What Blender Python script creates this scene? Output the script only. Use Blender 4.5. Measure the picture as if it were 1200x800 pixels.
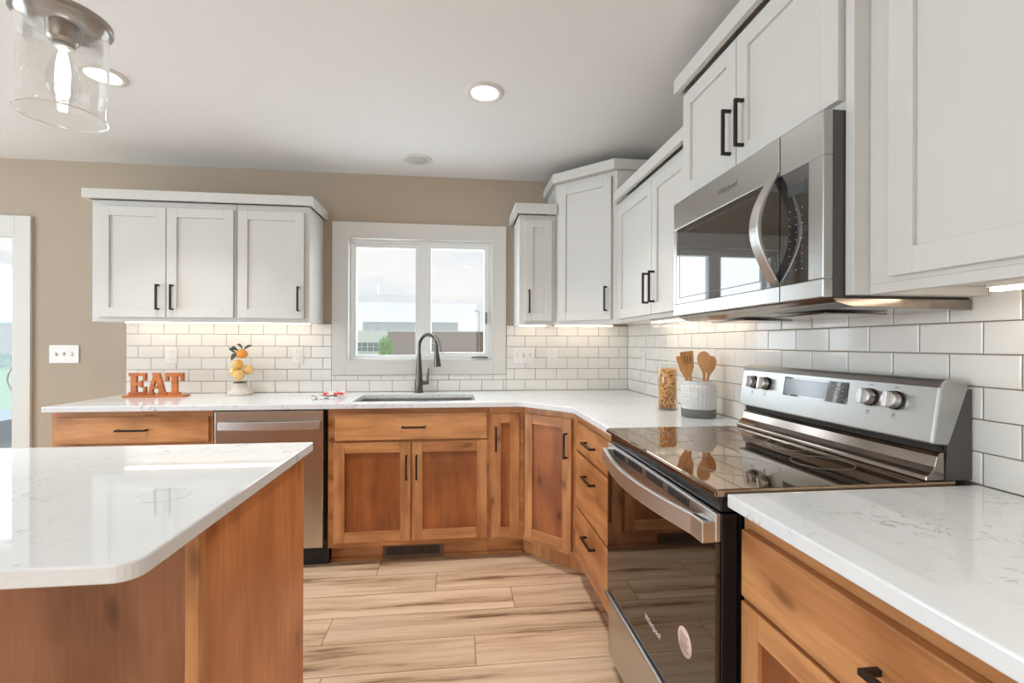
import bpy, bmesh, math, random
from mathutils import Matrix, Vector
random.seed(7)
PI = math.pi
scene = bpy.context.scene
for o in list(bpy.data.objects):
    bpy.data.objects.remove(o)
COL = scene.collection

# ------------------------------------------------------------------ camera
cam_d = bpy.data.cameras.new('camera')
cam = bpy.data.objects.new('camera', cam_d)
COL.objects.link(cam)
cam_d.sensor_width = 36.0
cam_d.lens = 545.7 / 1200 * 36
cam_d.shift_y = 2.6 / 1200
cam_d.clip_start = 0.02
cam_d.clip_end = 600
cam.matrix_world = (Matrix.Translation((-1.2457, -3.3017, 1.2472)) @ Matrix.Rotation(-0.1153, 4, 'Z')
                    @ Matrix.Rotation(PI / 2, 4, 'X') @ Matrix.Rotation(0.0033, 4, 'Z'))
scene.camera = cam
# ------------------------------------------------------------------ colour management
vs = scene.view_settings
scene.display_settings.display_device = 'sRGB'
vs.view_transform = 'Standard'
vs.look = 'None'
vs.exposure = 0.0
vs.gamma = 1.0
vs.use_curve_mapping = False

# ------------------------------------------------------------------ node helpers
class NT:
    def __init__(self, tree):
        self.t = tree
        tree.nodes.clear()
    def n(self, typ, ins=None, **kw):
        nd = self.t.nodes.new(typ)
        for k, v in kw.items():
            setattr(nd, k, v)
        for k, v in (ins or {}).items():
            s = nd.inputs[k]
            if isinstance(v, bpy.types.NodeSocket):
                self.t.links.new(v, s)
            else:
                s.default_value = v
        return nd
    def math(self, op, a, b=0.0, c=None):
        ins = {0: a, 1: b}
        if c is not None:
            ins[2] = c
        return self.n('ShaderNodeMath', ins, operation=op).outputs[0]
    def mix(self, f, a, b, mode='MIX'):
        return self.n('ShaderNodeMix', {0: f, 6: a, 7: b}, data_type='RGBA', blend_type=mode).outputs[2]
    def ramp(self, f, stops, interp='LINEAR'):
        r = self.n('ShaderNodeValToRGB', {0: f})
        cr = r.color_ramp
        cr.interpolation = interp
        while len(cr.elements) < len(stops):
            cr.elements.new(0.5)
        for e, (p, c) in zip(cr.elements, stops):
            e.position = p
            e.color = c if len(c) == 4 else (*c, 1)
        return r.outputs[0]

def c4(*c):
    return (*c, 1.0)

def srgb(r, g, b):
    def f(v):
        v /= 255
        return v / 12.92 if v <= 0.04045 else ((v + 0.055) / 1.055) ** 2.4
    return (f(r), f(g), f(b), 1.0)

# ------------------------------------------------------------------ world: bright overcast sky
w = bpy.data.worlds.new('sky')
scene.world = w
w.use_nodes = True
t = NT(w.node_tree)
tc = t.n('ShaderNodeTexCoord')
mp = t.n('ShaderNodeMapping', {0: tc.outputs['Generated'], 3: (1.5, 1.5, 6.0)})
ns = t.n('ShaderNodeTexNoise', {'Vector': mp.outputs[0], 'Scale': 2.2, 'Detail': 5.0, 'Roughness': 0.5})
colr = t.ramp(ns.outputs[0], [(0.35, (0.80, 0.87, 0.92)), (0.62, (1.0, 1.0, 1.0))])
bg = t.n('ShaderNodeBackground', {0: colr, 1: 0.98})
t.n('ShaderNodeOutputWorld', {0: bg.outputs[0]})

# ------------------------------------------------------------------ daylight lamps at door and sink, plus added fill from unseen sides
def area(name, loc, rot, sx, sy, power, colr, spread=PI):
    d = bpy.data.lights.new(name, 'AREA')
    d.shape = 'RECTANGLE'
    d.size, d.size_y = sx, sy
    d.energy = power
    d.color = colr
    d.spread = spread
    o = bpy.data.objects.new(name, d)
    COL.objects.link(o)
    o.location = loc
    o.rotation_euler = rot
    return o
DAY = (0.82, 0.92, 1.0)
area('fill_left', (-7.05, -3.0, 1.25), (0, -PI / 2 - 0.10, 0), 2.0, 3.3, 150, (0.70, 0.87, 1.0))  # added fill, placed to brighten the right-hand cabinets
area('fill_rear', (-3.4, -8.05, 1.25), (PI / 2 + 0.2, 0, 0), 5.2, 2.0, 42, (0.96, 0.98, 1.0))  # added fill from behind the camera
area('daylight_door', (-4.95, 0.2, 1.0), (-PI / 2, 0, 0), 1.75, 1.8, 30, DAY)
area('daylight_sink', (-1.5, 0.2, 1.55), (-PI / 2, 0, 0), 0.95, 0.8, 12, DAY)

# ------------------------------------------------------------------ materials
def mat(name):
    m = bpy.data.materials.new(name)
    m.use_nodes = True
    return m, NT(m.node_tree)

def bsdf(t, **kw):
    ins = {k.replace('_', ' '): v for k, v in kw.items()}
    p = t.n('ShaderNodeBsdfPrincipled', ins)
    t.n('ShaderNodeOutputMaterial', {0: p.outputs[0]})
    return p

def plain(name, colr, rough=0.5, metal=0.0, bump=0.0, bscale=200.0, emit=None, estr=0.0, var=0.03, ior=1.5):
    m, t = mat(name)
    tc = t.n('ShaderNodeTexCoord')
    ns = t.n('ShaderNodeTexNoise', {'Vector': tc.outputs['Object'], 'Scale': 9.0, 'Detail': 3.0})
    lo = tuple(x * (1 - var) for x in colr[:3]) + (1,)
    hi = tuple(min(1, x * (1 + var)) for x in colr[:3]) + (1,)
    cc = t.mix(ns.outputs[0], lo, hi)
    p = bsdf(t, Base_Color=cc, Roughness=rough, Metallic=metal, IOR=ior)
    if bump:
        n2 = t.n('ShaderNodeTexNoise', {'Vector': tc.outputs['Object'], 'Scale': bscale, 'Detail': 2.0})
        b = t.n('ShaderNodeBump', {'Strength': bump, 'Distance': 0.002, 'Height': n2.outputs[0]})
        t.t.links.new(b.outputs[0], p.inputs['Normal'])
    if emit:
        p.inputs['Emission Color'].default_value = emit
        p.inputs['Emission Strength'].default_value = estr
    return m

def steel(name, colr, rough, axis='X'):
    m, t = mat(name)
    tc = t.n('ShaderNodeTexCoord')
    sc = {'X': (3, 150, 150), 'Z': (150, 150, 3)}[axis]
    mp = t.n('ShaderNodeMapping', {0: tc.outputs['Object'], 3: sc})
    ns = t.n('ShaderNodeTexNoise', {'Vector': mp.outputs[0], 'Scale': 1.0, 'Detail': 2.0})
    r = t.math('MULTIPLY_ADD', ns.outputs[0], 0.04, rough - 0.02)
    bsdf(t, Base_Color=colr, Roughness=r, Metallic=1.0)
    return m

def wood(name, axis, light, dark, knots=0.6, sc=1.0):
    m, t = mat(name)
    tc = t.n('ShaderNodeTexCoord')
    oi = t.n('ShaderNodeObjectInfo')
    off = t.n('ShaderNodeCombineXYZ', {0: t.math('MULTIPLY', oi.outputs['Random'], 37.0),
                                       1: t.math('MULTIPLY', oi.outputs['Random'], 91.0),
                                       2: t.math('MULTIPLY', oi.outputs['Random'], 53.0)})
    pos = t.n('ShaderNodeVectorMath', {0: tc.outputs['Object'], 1: off.outputs[0]}, operation='ADD').outputs[0]
    k = {'X': (1.6, 13, 13), 'Y': (13, 1.6, 13), 'Z': (13, 13, 1.6)}[axis]
    k2 = {'X': (5, 130, 130), 'Y': (130, 5, 130), 'Z': (130, 130, 5)}[axis]
    k3 = {'X': (3.2, 6.5, 6.5), 'Y': (6.5, 3.2, 6.5), 'Z': (6.5, 6.5, 3.2)}[axis]
    warp = t.n('ShaderNodeTexNoise', {'Vector': pos, 'Scale': 2.5, 'Detail': 2.0})
    wv = t.n('ShaderNodeVectorMath', {0: warp.outputs['Color'], 1: (0.10, 0.10, 0.10)}, operation='MULTIPLY').outputs[0]
    pw = t.n('ShaderNodeVectorMath', {0: pos, 1: wv}, operation='ADD').outputs[0]
    big = t.n('ShaderNodeTexNoise', {'Vector': t.n('ShaderNodeMapping', {0: pw, 3: k}).outputs[0], 'Scale': sc, 'Detail': 4.0, 'Roughness': 0.55})
    fine = t.n('ShaderNodeTexNoise', {'Vector': t.n('ShaderNodeMapping', {0: pos, 3: k2}).outputs[0], 'Scale': 1.0, 'Detail': 3.0})
    blot = t.n('ShaderNodeTexNoise', {'Vector': pos, 'Scale': 4.0, 'Detail': 2.0})
    f = t.math('ADD', t.math('MULTIPLY', big.outputs[0], 0.65), t.math('MULTIPLY', blot.outputs[0], 0.35))
    mid = tuple((a + b) / 2 for a, b in zip(light, dark))
    hi = tuple(min(1, x * 1.16) for x in light[:3]) + (1,)
    base = t.ramp(f, [(0.36, dark), (0.48, mid), (0.57, light), (0.68, hi)])
    fr = t.ramp(fine.outputs[0], [(0.35, (0.80, 0.76, 0.72)), (0.6, (1.0, 1.0, 1.0))])
    base = t.mix(0.55, base, fr, 'MULTIPLY')
    sp = t.n('ShaderNodeSeparateXYZ', {0: pw})
    kx, kz = (5.0, 2.6) if axis == 'Z' else (2.6, 5.5)
    uv = t.n('ShaderNodeCombineXYZ', {0: t.math('MULTIPLY', t.math('ADD', sp.outputs[0], sp.outputs[1]), kx), 1: t.math('MULTIPLY', sp.outputs[2], kz), 2: 0.0})
    vo = t.n('ShaderNodeTexVoronoi', {'Vector': uv.outputs[0], 'Scale': 1.0, 'Randomness': 1.0}, voronoi_dimensions='2D')
    kn = t.ramp(vo.outputs['Distance'], [(0.015, (0.07, 0.035, 0.02)), (0.06, (0.40, 0.28, 0.20)), (0.10, (0.80, 0.74, 0.68)), (0.26, (1, 1, 1))])
    keep = t.ramp(t.n('ShaderNodeSeparateColor', {0: vo.outputs['Color']}).outputs[0], [(0.0, (0, 0, 0)), (0.35, (1, 1, 1))], 'CONSTANT')
    kn = t.mix(keep, c4(1, 1, 1), kn)
    base = t.mix(knots, base, kn, 'MULTIPLY')
    bp = t.n('ShaderNodeBump', {'Strength': 0.08, 'Distance': 0.001, 'Height': fine.outputs[0]})
    bsdf(t, Base_Color=base, Roughness=0.36, Normal=bp.outputs[0])
    return m

def clear(name, tint=(1, 1, 1, 1), rough=0.0, ior=1.45, boost=1.0):
    m, t = mat(name)
    lw = t.n('ShaderNodeLayerWeight', {'Blend': 0.5})
    f0 = ((ior - 1) / (ior + 1)) ** 2
    sch = t.math('MULTIPLY_ADD', t.math('POWER', lw.outputs['Facing'], 5.0), 1 - f0, f0)
    tr = t.n('ShaderNodeBsdfTransparent', {0: tint})
    gl = t.n('ShaderNodeBsdfGlossy', {0: (1, 1, 1, 1), 1: rough})
    fac = t.math('MINIMUM', t.math('MULTIPLY', sch, boost), 1.0)
    mx = t.n('ShaderNodeMixShader', {0: fac, 1: tr.outputs[0], 2: gl.outputs[0]})
    t.n('ShaderNodeOutputMaterial', {0: mx.outputs[0]})
    return m

def emis(name, colr, strength):
    m, t = mat(name)
    e = t.n('ShaderNodeEmission', {0: colr, 1: strength})
    t.n('ShaderNodeOutputMaterial', {0: e.outputs[0]})
    return m

M = {}
M['wall'] = plain('wall_paint', c4(0.45, 0.37, 0.285), 0.75, bump=0.15, bscale=260, var=0.015)
M['ceil'] = plain('ceiling_paint', c4(0.82, 0.82, 0.815), 0.8, bump=0.25, bscale=160, var=0.01)
M['trim'] = plain('trim_paint', c4(0.70, 0.68, 0.635), 0.5, var=0.01)
M['white'] = plain('cabinet_paint', c4(0.68, 0.665, 0.63), 0.5, var=0.012)
M['vinyl'] = plain('window_vinyl', c4(0.86, 0.87, 0.86), 0.35, var=0.01)
M['plate'] = plain('white_plastic', c4(0.84, 0.82, 0.79), 0.35, var=0.01)
M['slot_shade'] = plain('toggle_slot_shade', c4(0.45, 0.43, 0.41), 0.5)  # grey stands in for the shadow around each toggle
M['plate_grey'] = plain('grey_slots', c4(0.25, 0.24, 0.23), 0.5)
M['tile'] = plain('tile_glaze', c4(0.82, 0.79, 0.745), 0.09, bump=0.05, bscale=14, var=0.03)
M['grout'] = plain('grout', c4(0.25, 0.185, 0.13), 0.9, bump=0.3)
L1, D1 = c4(0.65, 0.315, 0.128), c4(0.39, 0.155, 0.052)
M['wood_v'] = wood('alder_vertical', 'Z', L1, D1)
M['wood_h'] = wood('alder_horizontal', 'X', L1, D1)
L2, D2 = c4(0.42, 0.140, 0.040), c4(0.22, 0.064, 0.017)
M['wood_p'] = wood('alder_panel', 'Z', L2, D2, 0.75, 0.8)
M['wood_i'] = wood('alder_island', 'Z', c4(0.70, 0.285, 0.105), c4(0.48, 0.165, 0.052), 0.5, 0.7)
M['wood_d'] = wood('alder_island_shaded', 'Z', c4(0.36, 0.155, 0.075), c4(0.22, 0.088, 0.040), 0.6, 0.7)  # dark alder with the front panel's shade put into the colour
M['bronze'] = plain('dark_bronze', c4(0.035, 0.026, 0.021), 0.38, metal=0.6)
M['steel'] = steel('brushed_steel', c4(0.54, 0.535, 0.52), 0.30)
M['steel_b'] = steel('brushed_steel_panel', c4(0.44, 0.445, 0.435), 0.30)
M['steel_v'] = steel('brushed_steel_vertical', c4(0.56, 0.52, 0.46), 0.30, 'Z')
M['steel_s'] = steel('satin_steel', c4(0.66, 0.65, 0.63), 0.36)
M['steel_d'] = steel('dark_steel', c4(0.30, 0.26, 0.23), 0.14)
M['chrome'] = plain('polished_steel', c4(0.75, 0.74, 0.72), 0.08, metal=1.0)
M['sinksteel'] = steel('sink_steel', c4(0.30, 0.27, 0.25), 0.3)
M['nickel'] = plain('dark_nickel', c4(0.13, 0.115, 0.10), 0.25, metal=1.0)
M['pendmetal'] = plain('brushed_nickel', c4(0.36, 0.32, 0.29), 0.32, metal=1.0)
M['black'] = plain('black_enamel', c4(0.012, 0.012, 0.013), 0.25)
M['blackmat'] = plain('black_matte', c4(0.014, 0.013, 0.013), 0.55)
M['darkgrey'] = plain('dark_grey_enamel', c4(0.075, 0.068, 0.063), 0.4)
M['ovenglass'] = plain('black_oven_glass', c4(0.010, 0.006, 0.004), 0.03, ior=1.85)
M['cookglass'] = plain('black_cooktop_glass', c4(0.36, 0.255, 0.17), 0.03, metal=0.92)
M['microglass'] = plain('black_microwave_glass', c4(0.020, 0.017, 0.015), 0.03, ior=2.4)
M['ring'] = plain('printed_ring', c4(0.30, 0.28, 0.26), 0.3)
M['print'] = plain('grey_print', c4(0.16, 0.15, 0.145), 0.5)
M['printw'] = plain('pale_print', c4(0.72, 0.70, 0.68), 0.5)
M['lcd'] = plain('display_glass', c4(0.045, 0.055, 0.065), 0.12, ior=2.0)
M['glass'] = clear('window_glass', boost=1.2)
M['jar_glass'] = clear('jar_glass', (0.97, 0.98, 0.97, 1))
M['pend_glass'] = clear('pendant_glass', (0.985, 0.985, 0.98, 1), ior=1.5, boost=1.6)
M['glass_edge'] = clear('glass_edge', (0.93, 0.94, 0.93, 1), ior=1.5, boost=7)
M['lens'] = emis('lit_lens', c4(1.0, 0.94, 0.86), 14)
M['bulb'] = emis('lit_filament', c4(1.0, 0.95, 0.88), 22)
M['ledbar'] = emis('lit_led_diffuser', c4(1.0, 0.83, 0.64), 9)
M['crock'] = None
M['crock_grey'] = plain('grey_band', c4(0.17, 0.165, 0.155), 0.6)
M['utensil'] = wood('utensil_wood', 'Z', c4(0.66, 0.33, 0.12), c4(0.50, 0.22, 0.07), 0.0)
M['sign'] = wood('sign_wood', 'X', c4(0.62, 0.19, 0.04), c4(0.44, 0.11, 0.02), 0.3)
M['lemon'] = plain('lemon_peel', c4(0.82, 0.44, 0.09), 0.4, bump=0.2, bscale=120, var=0.12)
M['lemon_pale'] = plain('pale_lemon_peel', c4(0.86, 0.54, 0.17), 0.4, bump=0.2, bscale=120, var=0.1)
M['orange'] = plain('orange_peel', c4(0.86, 0.33, 0.05), 0.4, bump=0.2, bscale=140, var=0.12)
M['leaf'] = plain('leaf_green', c4(0.06, 0.075, 0.035), 0.5, var=0.2)
M['plaster'] = plain('distressed_plaster', c4(0.66, 0.60, 0.53), 0.8, bump=0.5, bscale=60, var=0.2)
M['cord'] = plain('brown_wire', c4(0.10, 0.06, 0.03), 0.6)
M['pasta_shade'] = plain('pasta_core_shade', c4(0.50, 0.20, 0.045), 0.7)  # darker core stands in for shade between the pieces
M['pasta'] = plain('pasta', c4(0.88, 0.50, 0.17), 0.55, var=0.15)
M['grass'] = plain('lawn', c4(0.17, 0.33, 0.08), 0.9, bump=0.5, bscale=20, var=0.25)
M['patio'] = plain('patio_concrete', c4(0.22, 0.27, 0.30), 0.9, var=0.15)
M['brick'] = None
M['bgrey'] = plain('grey_cladding', c4(0.50, 0.55, 0.57), 0.7, var=0.04)
M['bwhite'] = plain('white_cladding', c4(0.93, 0.93, 0.94), 0.6, var=0.02)
M['bglass'] = plain('building_glass', c4(0.16, 0.22, 0.23), 0.1, var=0.1)
M['foliage'] = plain('fresh_foliage', c4(0.26, 0.55, 0.06), 0.7, var=0.3)
M['hedge'] = plain('hedge_foliage', c4(0.10, 0.26, 0.06), 0.8, var=0.3)
M['bark'] = plain('bark', c4(0.12, 0.085, 0.06), 0.9)
M['ventbrown'] = plain('bronze_register', c4(0.16, 0.115, 0.085), 0.45, metal=0.4)

# quartz
def quartz():
    m, t = mat('white_quartz')
    tc = t.n('ShaderNodeTexCoord')
    P = tc.outputs['Object']
    warp = t.n('ShaderNodeTexNoise', {'Vector': P, 'Scale': 5.0, 'Detail': 3.0})
    wv = t.n('ShaderNodeVectorMath', {0: warp.outputs['Color'], 1: (0.35, 0.35, 0.35)}, operation='MULTIPLY').outputs[0]
    pw = t.n('ShaderNodeVectorMath', {0: P, 1: wv}, operation='ADD').outputs[0]
    patch = t.n('ShaderNodeTexNoise', {'Vector': P, 'Scale': 2.6, 'Detail': 2.0})
    pk = t.ramp(patch.outputs[0], [(0.42, (0, 0, 0)), (0.56, (1, 1, 1))])
    v1 = t.n('ShaderNodeTexNoise', {'Vector': t.n('ShaderNodeMapping', {0: pw, 2: (0, 0, 0.7), 3: (13, 30, 20)}).outputs[0], 'Scale': 1.0, 'Detail': 4.0, 'Roughness': 0.6})
    d = t.math('ABSOLUTE', t.math('SUBTRACT', v1.outputs[0], 0.5))
    vein = t.ramp(d, [(0.0, (1, 1, 1)), (0.030, (0, 0, 0))])
    sp = t.n('ShaderNodeTexNoise', {'Vector': P, 'Scale': 30.0, 'Detail': 2.0})
    spk = t.ramp(sp.outputs[0], [(0.50, (0, 0, 0)), (0.60, (1, 1, 1))])
    f = t.math('MULTIPLY', t.math('MULTIPLY', vein, pk), spk)
    cloud = t.n('ShaderNodeTexNoise', {'Vector': P, 'Scale': 6.0, 'Detail': 4.0})
    base = t.mix(cloud.outputs[0], c4(0.76, 0.80, 0.825), c4(0.84, 0.875, 0.90))
    base = t.mix(t.math('MULTIPLY', f, 0.62), base, c4(0.22, 0.22, 0.22))
    bsdf(t, Base_Color=base, Roughness=0.035, IOR=1.55)
    return m
M['quartz'] = quartz()

def floor_mat():
    m, t = mat('plank_floor')
    tc = t.n('ShaderNodeTexCoord')
    s = t.n('ShaderNodeSeparateXYZ', {0: tc.outputs['Object']})
    x, y = s.outputs[0], s.outputs[1]
    yy = t.math('DIVIDE', t.math('ADD', y, 0.545), -0.190)
    row = t.math('FLOOR', yy)
    fy = t.math('SUBTRACT', yy, row)
    wn = t.n('ShaderNodeTexWhiteNoise', {'W': t.math('ADD', row, 11.0)}, noise_dimensions='1D')
    xx = t.math('ADD', t.math('DIVIDE', x, 1.22), t.math('MULTIPLY', wn.outputs[0], 1.0))
    ci = t.math('FLOOR', xx)
    fx = t.math('SUBTRACT', xx, ci)
    cell = t.n('ShaderNodeCombineXYZ', {0: ci, 1: row, 2: 0.0})
    rnd = t.n('ShaderNodeTexWhiteNoise', {'Vector': cell.outputs[0]}, noise_dimensions='3D')
    off = t.n('ShaderNodeVectorMath', {0: rnd.outputs['Color'], 1: (40, 40, 40)}, operation='MULTIPLY').outputs[0]
    p = t.n('ShaderNodeVectorMath', {0: tc.outputs['Object'], 1: off}, operation='ADD').outputs[0]
    warp = t.n('ShaderNodeTexNoise', {'Vector': p, 'Scale': 3.0, 'Detail': 2.0})
    wv = t.n('ShaderNodeVectorMath', {0: warp.outputs['Color'], 1: (0.0, 0.035, 0.0)}, operation='MULTIPLY').outputs[0]
    p = t.n('ShaderNodeVectorMath', {0: p, 1: wv}, operation='ADD').outputs[0]
    g1 = t.n('ShaderNodeTexNoise', {'Vector': t.n('ShaderNodeMapping', {0: p, 3: (1.2, 16, 1)}).outputs[0], 'Scale': 1.0, 'Detail': 5.0, 'Roughness': 0.6})
    g2 = t.n('ShaderNodeTexNoise', {'Vector': t.n('ShaderNodeMapping', {0: p, 3: (4, 120, 1)}).outputs[0], 'Scale': 1.0, 'Detail': 2.0})
    base = t.ramp(g1.outputs[0], [(0.33, srgb(128, 98, 74)), (0.42, srgb(200, 171, 141)), (0.60, srgb(226, 202, 175)), (0.75, srgb(209, 182, 154))])
    base = t.mix(0.35, base, t.ramp(g2.outputs[0], [(0.3, (0.80, 0.77, 0.73)), (0.55, (1, 1, 1))]), 'MULTIPLY')
    tone = t.ramp(rnd.outputs[0], [(0.0, (0.90, 0.885, 0.87)), (1.0, (1.06, 1.05, 1.04))])
    base = t.mix(1.0, base, tone, 'MULTIPLY')
    ey = t.math('MINIMUM', fy, t.math('SUBTRACT', 1.0, fy))
    ex = t.math('MULTIPLY', t.math('MINIMUM', fx, t.math('SUBTRACT', 1.0, fx)), 6.4)
    e = t.math('MINIMUM', ex, ey)
    seam = t.ramp(e, [(0.006, (0.45, 0.40, 0.36)), (0.018, (1, 1, 1))])
    base = t.mix(1.0, base, seam, 'MULTIPLY')
    bp = t.n('ShaderNodeBump', {'Strength': 0.1, 'Distance': 0.002, 'Height': g2.outputs[0]})
    bsdf(t, Base_Color=base, Roughness=0.42, Normal=bp.outputs[0])
    return m
M['floor'] = floor_mat()

def brick_mat():
    m, t = mat('brick_wall')
    tc = t.n('ShaderNodeTexCoord')
    mp = t.n('ShaderNodeMapping', {0: tc.outputs['Object'], 1: (0, 0, 0), 2: (PI / 2, 0, 0)})
    b = t.n('ShaderNodeTexBrick', {'Vector': mp.outputs[0], 'Color1': srgb(178, 148, 146), 'Color2': srgb(158, 128, 126), 'Mortar': srgb(186, 174, 170), 'Scale': 1.6})
    bsdf(t, Base_Color=b.outputs[0], Roughness=0.9)
    return m
M['brick'] = brick_mat()

def crock_mat():
    m, t = mat('diamond_stoneware')
    tc = t.n('ShaderNodeTexCoord')
    s = t.n('ShaderNodeSeparateXYZ', {0: tc.outputs['Object']})
    ang = t.math('ARCTAN2', s.outputs[1], s.outputs[0])
    u = t.math('MULTIPLY', ang, 14.0)
    v = t.math('MULTIPLY', s.outputs[2], 230.0)
    a = t.math('SINE', t.math('ADD', u, v))
    b = t.math('SINE', t.math('SUBTRACT', u, v))
    h = t.math('MULTIPLY', a, b)
    bp = t.n('ShaderNodeBump', {'Strength': 0.6, 'Distance': 0.003, 'Height': h})
    bsdf(t, Base_Color=c4(0.72, 0.71, 0.69), Roughness=0.6, Normal=bp.outputs[0])
    return m
M['crock'] = crock_mat()

def towel_mat():
    m, t = mat('towel_print')
    tc = t.n('ShaderNodeTexCoord')
    wv = t.n('ShaderNodeTexNoise', {'Vector': tc.outputs['Object'], 'Scale': 30.0, 'Detail': 2.0})
    f = t.ramp(wv.outputs[0], [(0.50, (0, 0, 0)), (0.54, (1, 1, 1))])
    base = t.mix(f, c4(0.80, 0.78, 0.75), c4(0.70, 0.05, 0.04))
    bsdf(t, Base_Color=base, Roughness=0.9)
    return m
M['towel_red'] = towel_mat()
def towel_grey():
    m, t = mat('towel_grey_print')
    tc = t.n('ShaderNodeTexCoord')
    wv = t.n('ShaderNodeTexNoise', {'Vector': tc.outputs['Object'], 'Scale': 45.0, 'Detail': 2.0})
    f = t.ramp(wv.outputs[0], [(0.50, (0, 0, 0)), (0.56, (1, 1, 1))])
    base = t.mix(f, c4(0.76, 0.75, 0.73), c4(0.28, 0.29, 0.30))
    bsdf(t, Base_Color=base, Roughness=0.9)
    return m
M['towel_grey'] = towel_grey()

# ------------------------------------------------------------------ mesh builder
class MB:
    def __init__(self):
        self.v, self.f, self.mi, self.sm = [], [], [], []
    def add(self, verts, faces, mi=0, smooth=False):
        b = len(self.v)
        self.v += [tuple(p) for p in verts]
        for fc in faces:
            self.f.append([i + b for i in fc])
            self.mi.append(mi)
            self.sm.append(smooth)
        return self
    def box(self, x0, x1, y0, y1, z0, z1, mi=0):
        x0, x1 = min(x0, x1), max(x0, x1)
        y0, y1 = min(y0, y1), max(y0, y1)
        z0, z1 = min(z0, z1), max(z0, z1)
        vs = [(x, y, z) for z in (z0, z1) for y in (y0, y1) for x in (x0, x1)]
        return self.add(vs, [(0, 2, 3, 1), (4, 5, 7, 6), (0, 1, 5, 4), (2, 6, 7, 3), (0, 4, 6, 2), (1, 3, 7, 5)], mi)
    def prism(self, poly, axis, a0, a1, mi=0, smooth=False):
        # poly: 2-D points; axis 'z': (x,y); 'x': (y,z); 'y': (x,z)
        n = len(poly)
        ar = sum(poly[i][0] * poly[(i + 1) % n][1] - poly[(i + 1) % n][0] * poly[i][1] for i in range(n))
        if ar < 0:
            poly = poly[::-1]
        def mk(p, a):
            return {'z': (p[0], p[1], a), 'x': (a, p[0], p[1]), 'y': (p[0], a, p[1])}[axis]
        vs = [mk(p, a0) for p in poly] + [mk(p, a1) for p in poly]
        flip = (axis == 'y')
        fs = [tuple(range(n))[::-1], tuple(range(n, 2 * n))] + [(i, (i + 1) % n, n + (i + 1) % n, n + i) for i in range(n)]
        if flip:
            fs = [f[::-1] for f in fs]
        b = len(self.f)
        self.add(vs, fs, mi, False)
        if smooth:
            for k in range(b + 2, len(self.f)):
                self.sm[k] = True
        return self
    def lathe(self, prof, c=(0, 0, 0), seg=32, mi=0, axis='z', mis=None):
        vs, fs = [], []
        for (r, z) in prof:
            for k in range(seg):
                a = 2 * PI * k / seg
                p = (r * math.cos(a), r * math.sin(a), z)
                if axis == 'y':      # axis pointing out of the front (-y)
                    p = (p[0], -p[2], p[1])
                elif axis == 'x':
                    p = (p[2], p[0], p[1])
                vs.append((p[0] + c[0], p[1] + c[1], p[2] + c[2]))
        for i in range(len(prof) - 1):
            for k in range(seg):
                a, b_ = i * seg + k, i * seg + (k + 1) % seg
                fs.append((a, b_, b_ + seg, a + seg))
        b = len(self.f)
        self.add(vs, fs, mi, True)
        if mis:
            for i, mm in enumerate(mis):
                for k in range(seg):
                    self.mi[b + i * seg + k] = mm
        return self
    def tube(self, pts, r, seg=12, mi=0, caps=True):
        pts = [Vector(p) for p in pts]
        n = len(pts)
        rs = r if isinstance(r, (list, tuple)) else [r] * n
        up = Vector((0, 0, 1))
        t0 = (pts[1] - pts[0]).normalized()
        if abs(t0.dot(up)) > 0.9:
            up = Vector((1, 0, 0))
        nx = t0.cross(up).normalized()
        vs, fs = [], []
        for i in range(n):
            tt = (pts[min(i + 1, n - 1)] - pts[max(i - 1, 0)]).normalized()
            nx = (nx - tt * nx.dot(tt)).normalized()
            ny = tt.cross(nx)
            for k in range(seg):
                a = 2 * PI * k / seg
                vs.append(pts[i] + (nx * math.cos(a) + ny * math.sin(a)) * rs[i])
        for i in range(n - 1):
            for k in range(seg):
                a, b = i * seg + k, i * seg + (k + 1) % seg
                fs.append((a, b, b + seg, a + seg))
        self.add(vs, fs, mi, True)
        if caps:
            self.add(vs[:seg], [tuple(range(seg))[::-1]], mi)
            self.add(vs[-seg:], [tuple(range(seg))], mi)
        return self
    def ribbon(self, pts, wv, hv, mi=0):
        # rectangular section swept along pts; wv, hv: half-size vectors per point
        vs, fs = [], []
        n = len(pts)
        for i, p in enumerate(pts):
            p = Vector(p)
            a, b = Vector(wv[i]), Vector(hv[i])
            vs += [p - a - b, p + a - b, p + a + b, p - a + b]
        for i in range(n - 1):
            for k in range(4):
                a, b = i * 4 + k, i * 4 + (k + 1) % 4
                fs.append((a, b, b + 4, a + 4))
        fs.append((3, 2, 1, 0))
        fs.append(tuple(range(4 * n - 4, 4 * n)))
        return self.add(vs, fs, mi)
    def ball(self, c, r, seg=20, ring=12, mi=0, sc=(1, 1, 1), rot=None):
        vs, fs = [], []
        for i in range(ring + 1):
            th = PI * i / ring
            for k in range(seg):
                a = 2 * PI * k / seg
                p = Vector((sc[0] * r * math.sin(th) * math.cos(a), sc[1] * r * math.sin(th) * math.sin(a), sc[2] * r * math.cos(th)))
                if rot is not None:
                    p = rot @ p
                vs.append((p[0] + c[0], p[1] + c[1], p[2] + c[2]))
        for i in range(ring):
            for k in range(seg):
                a, b = i * seg + k, i * seg + (k + 1) % seg
                fs.append((a, a + seg, b + seg, b))
        return self.add(vs, fs, mi, True)
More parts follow.
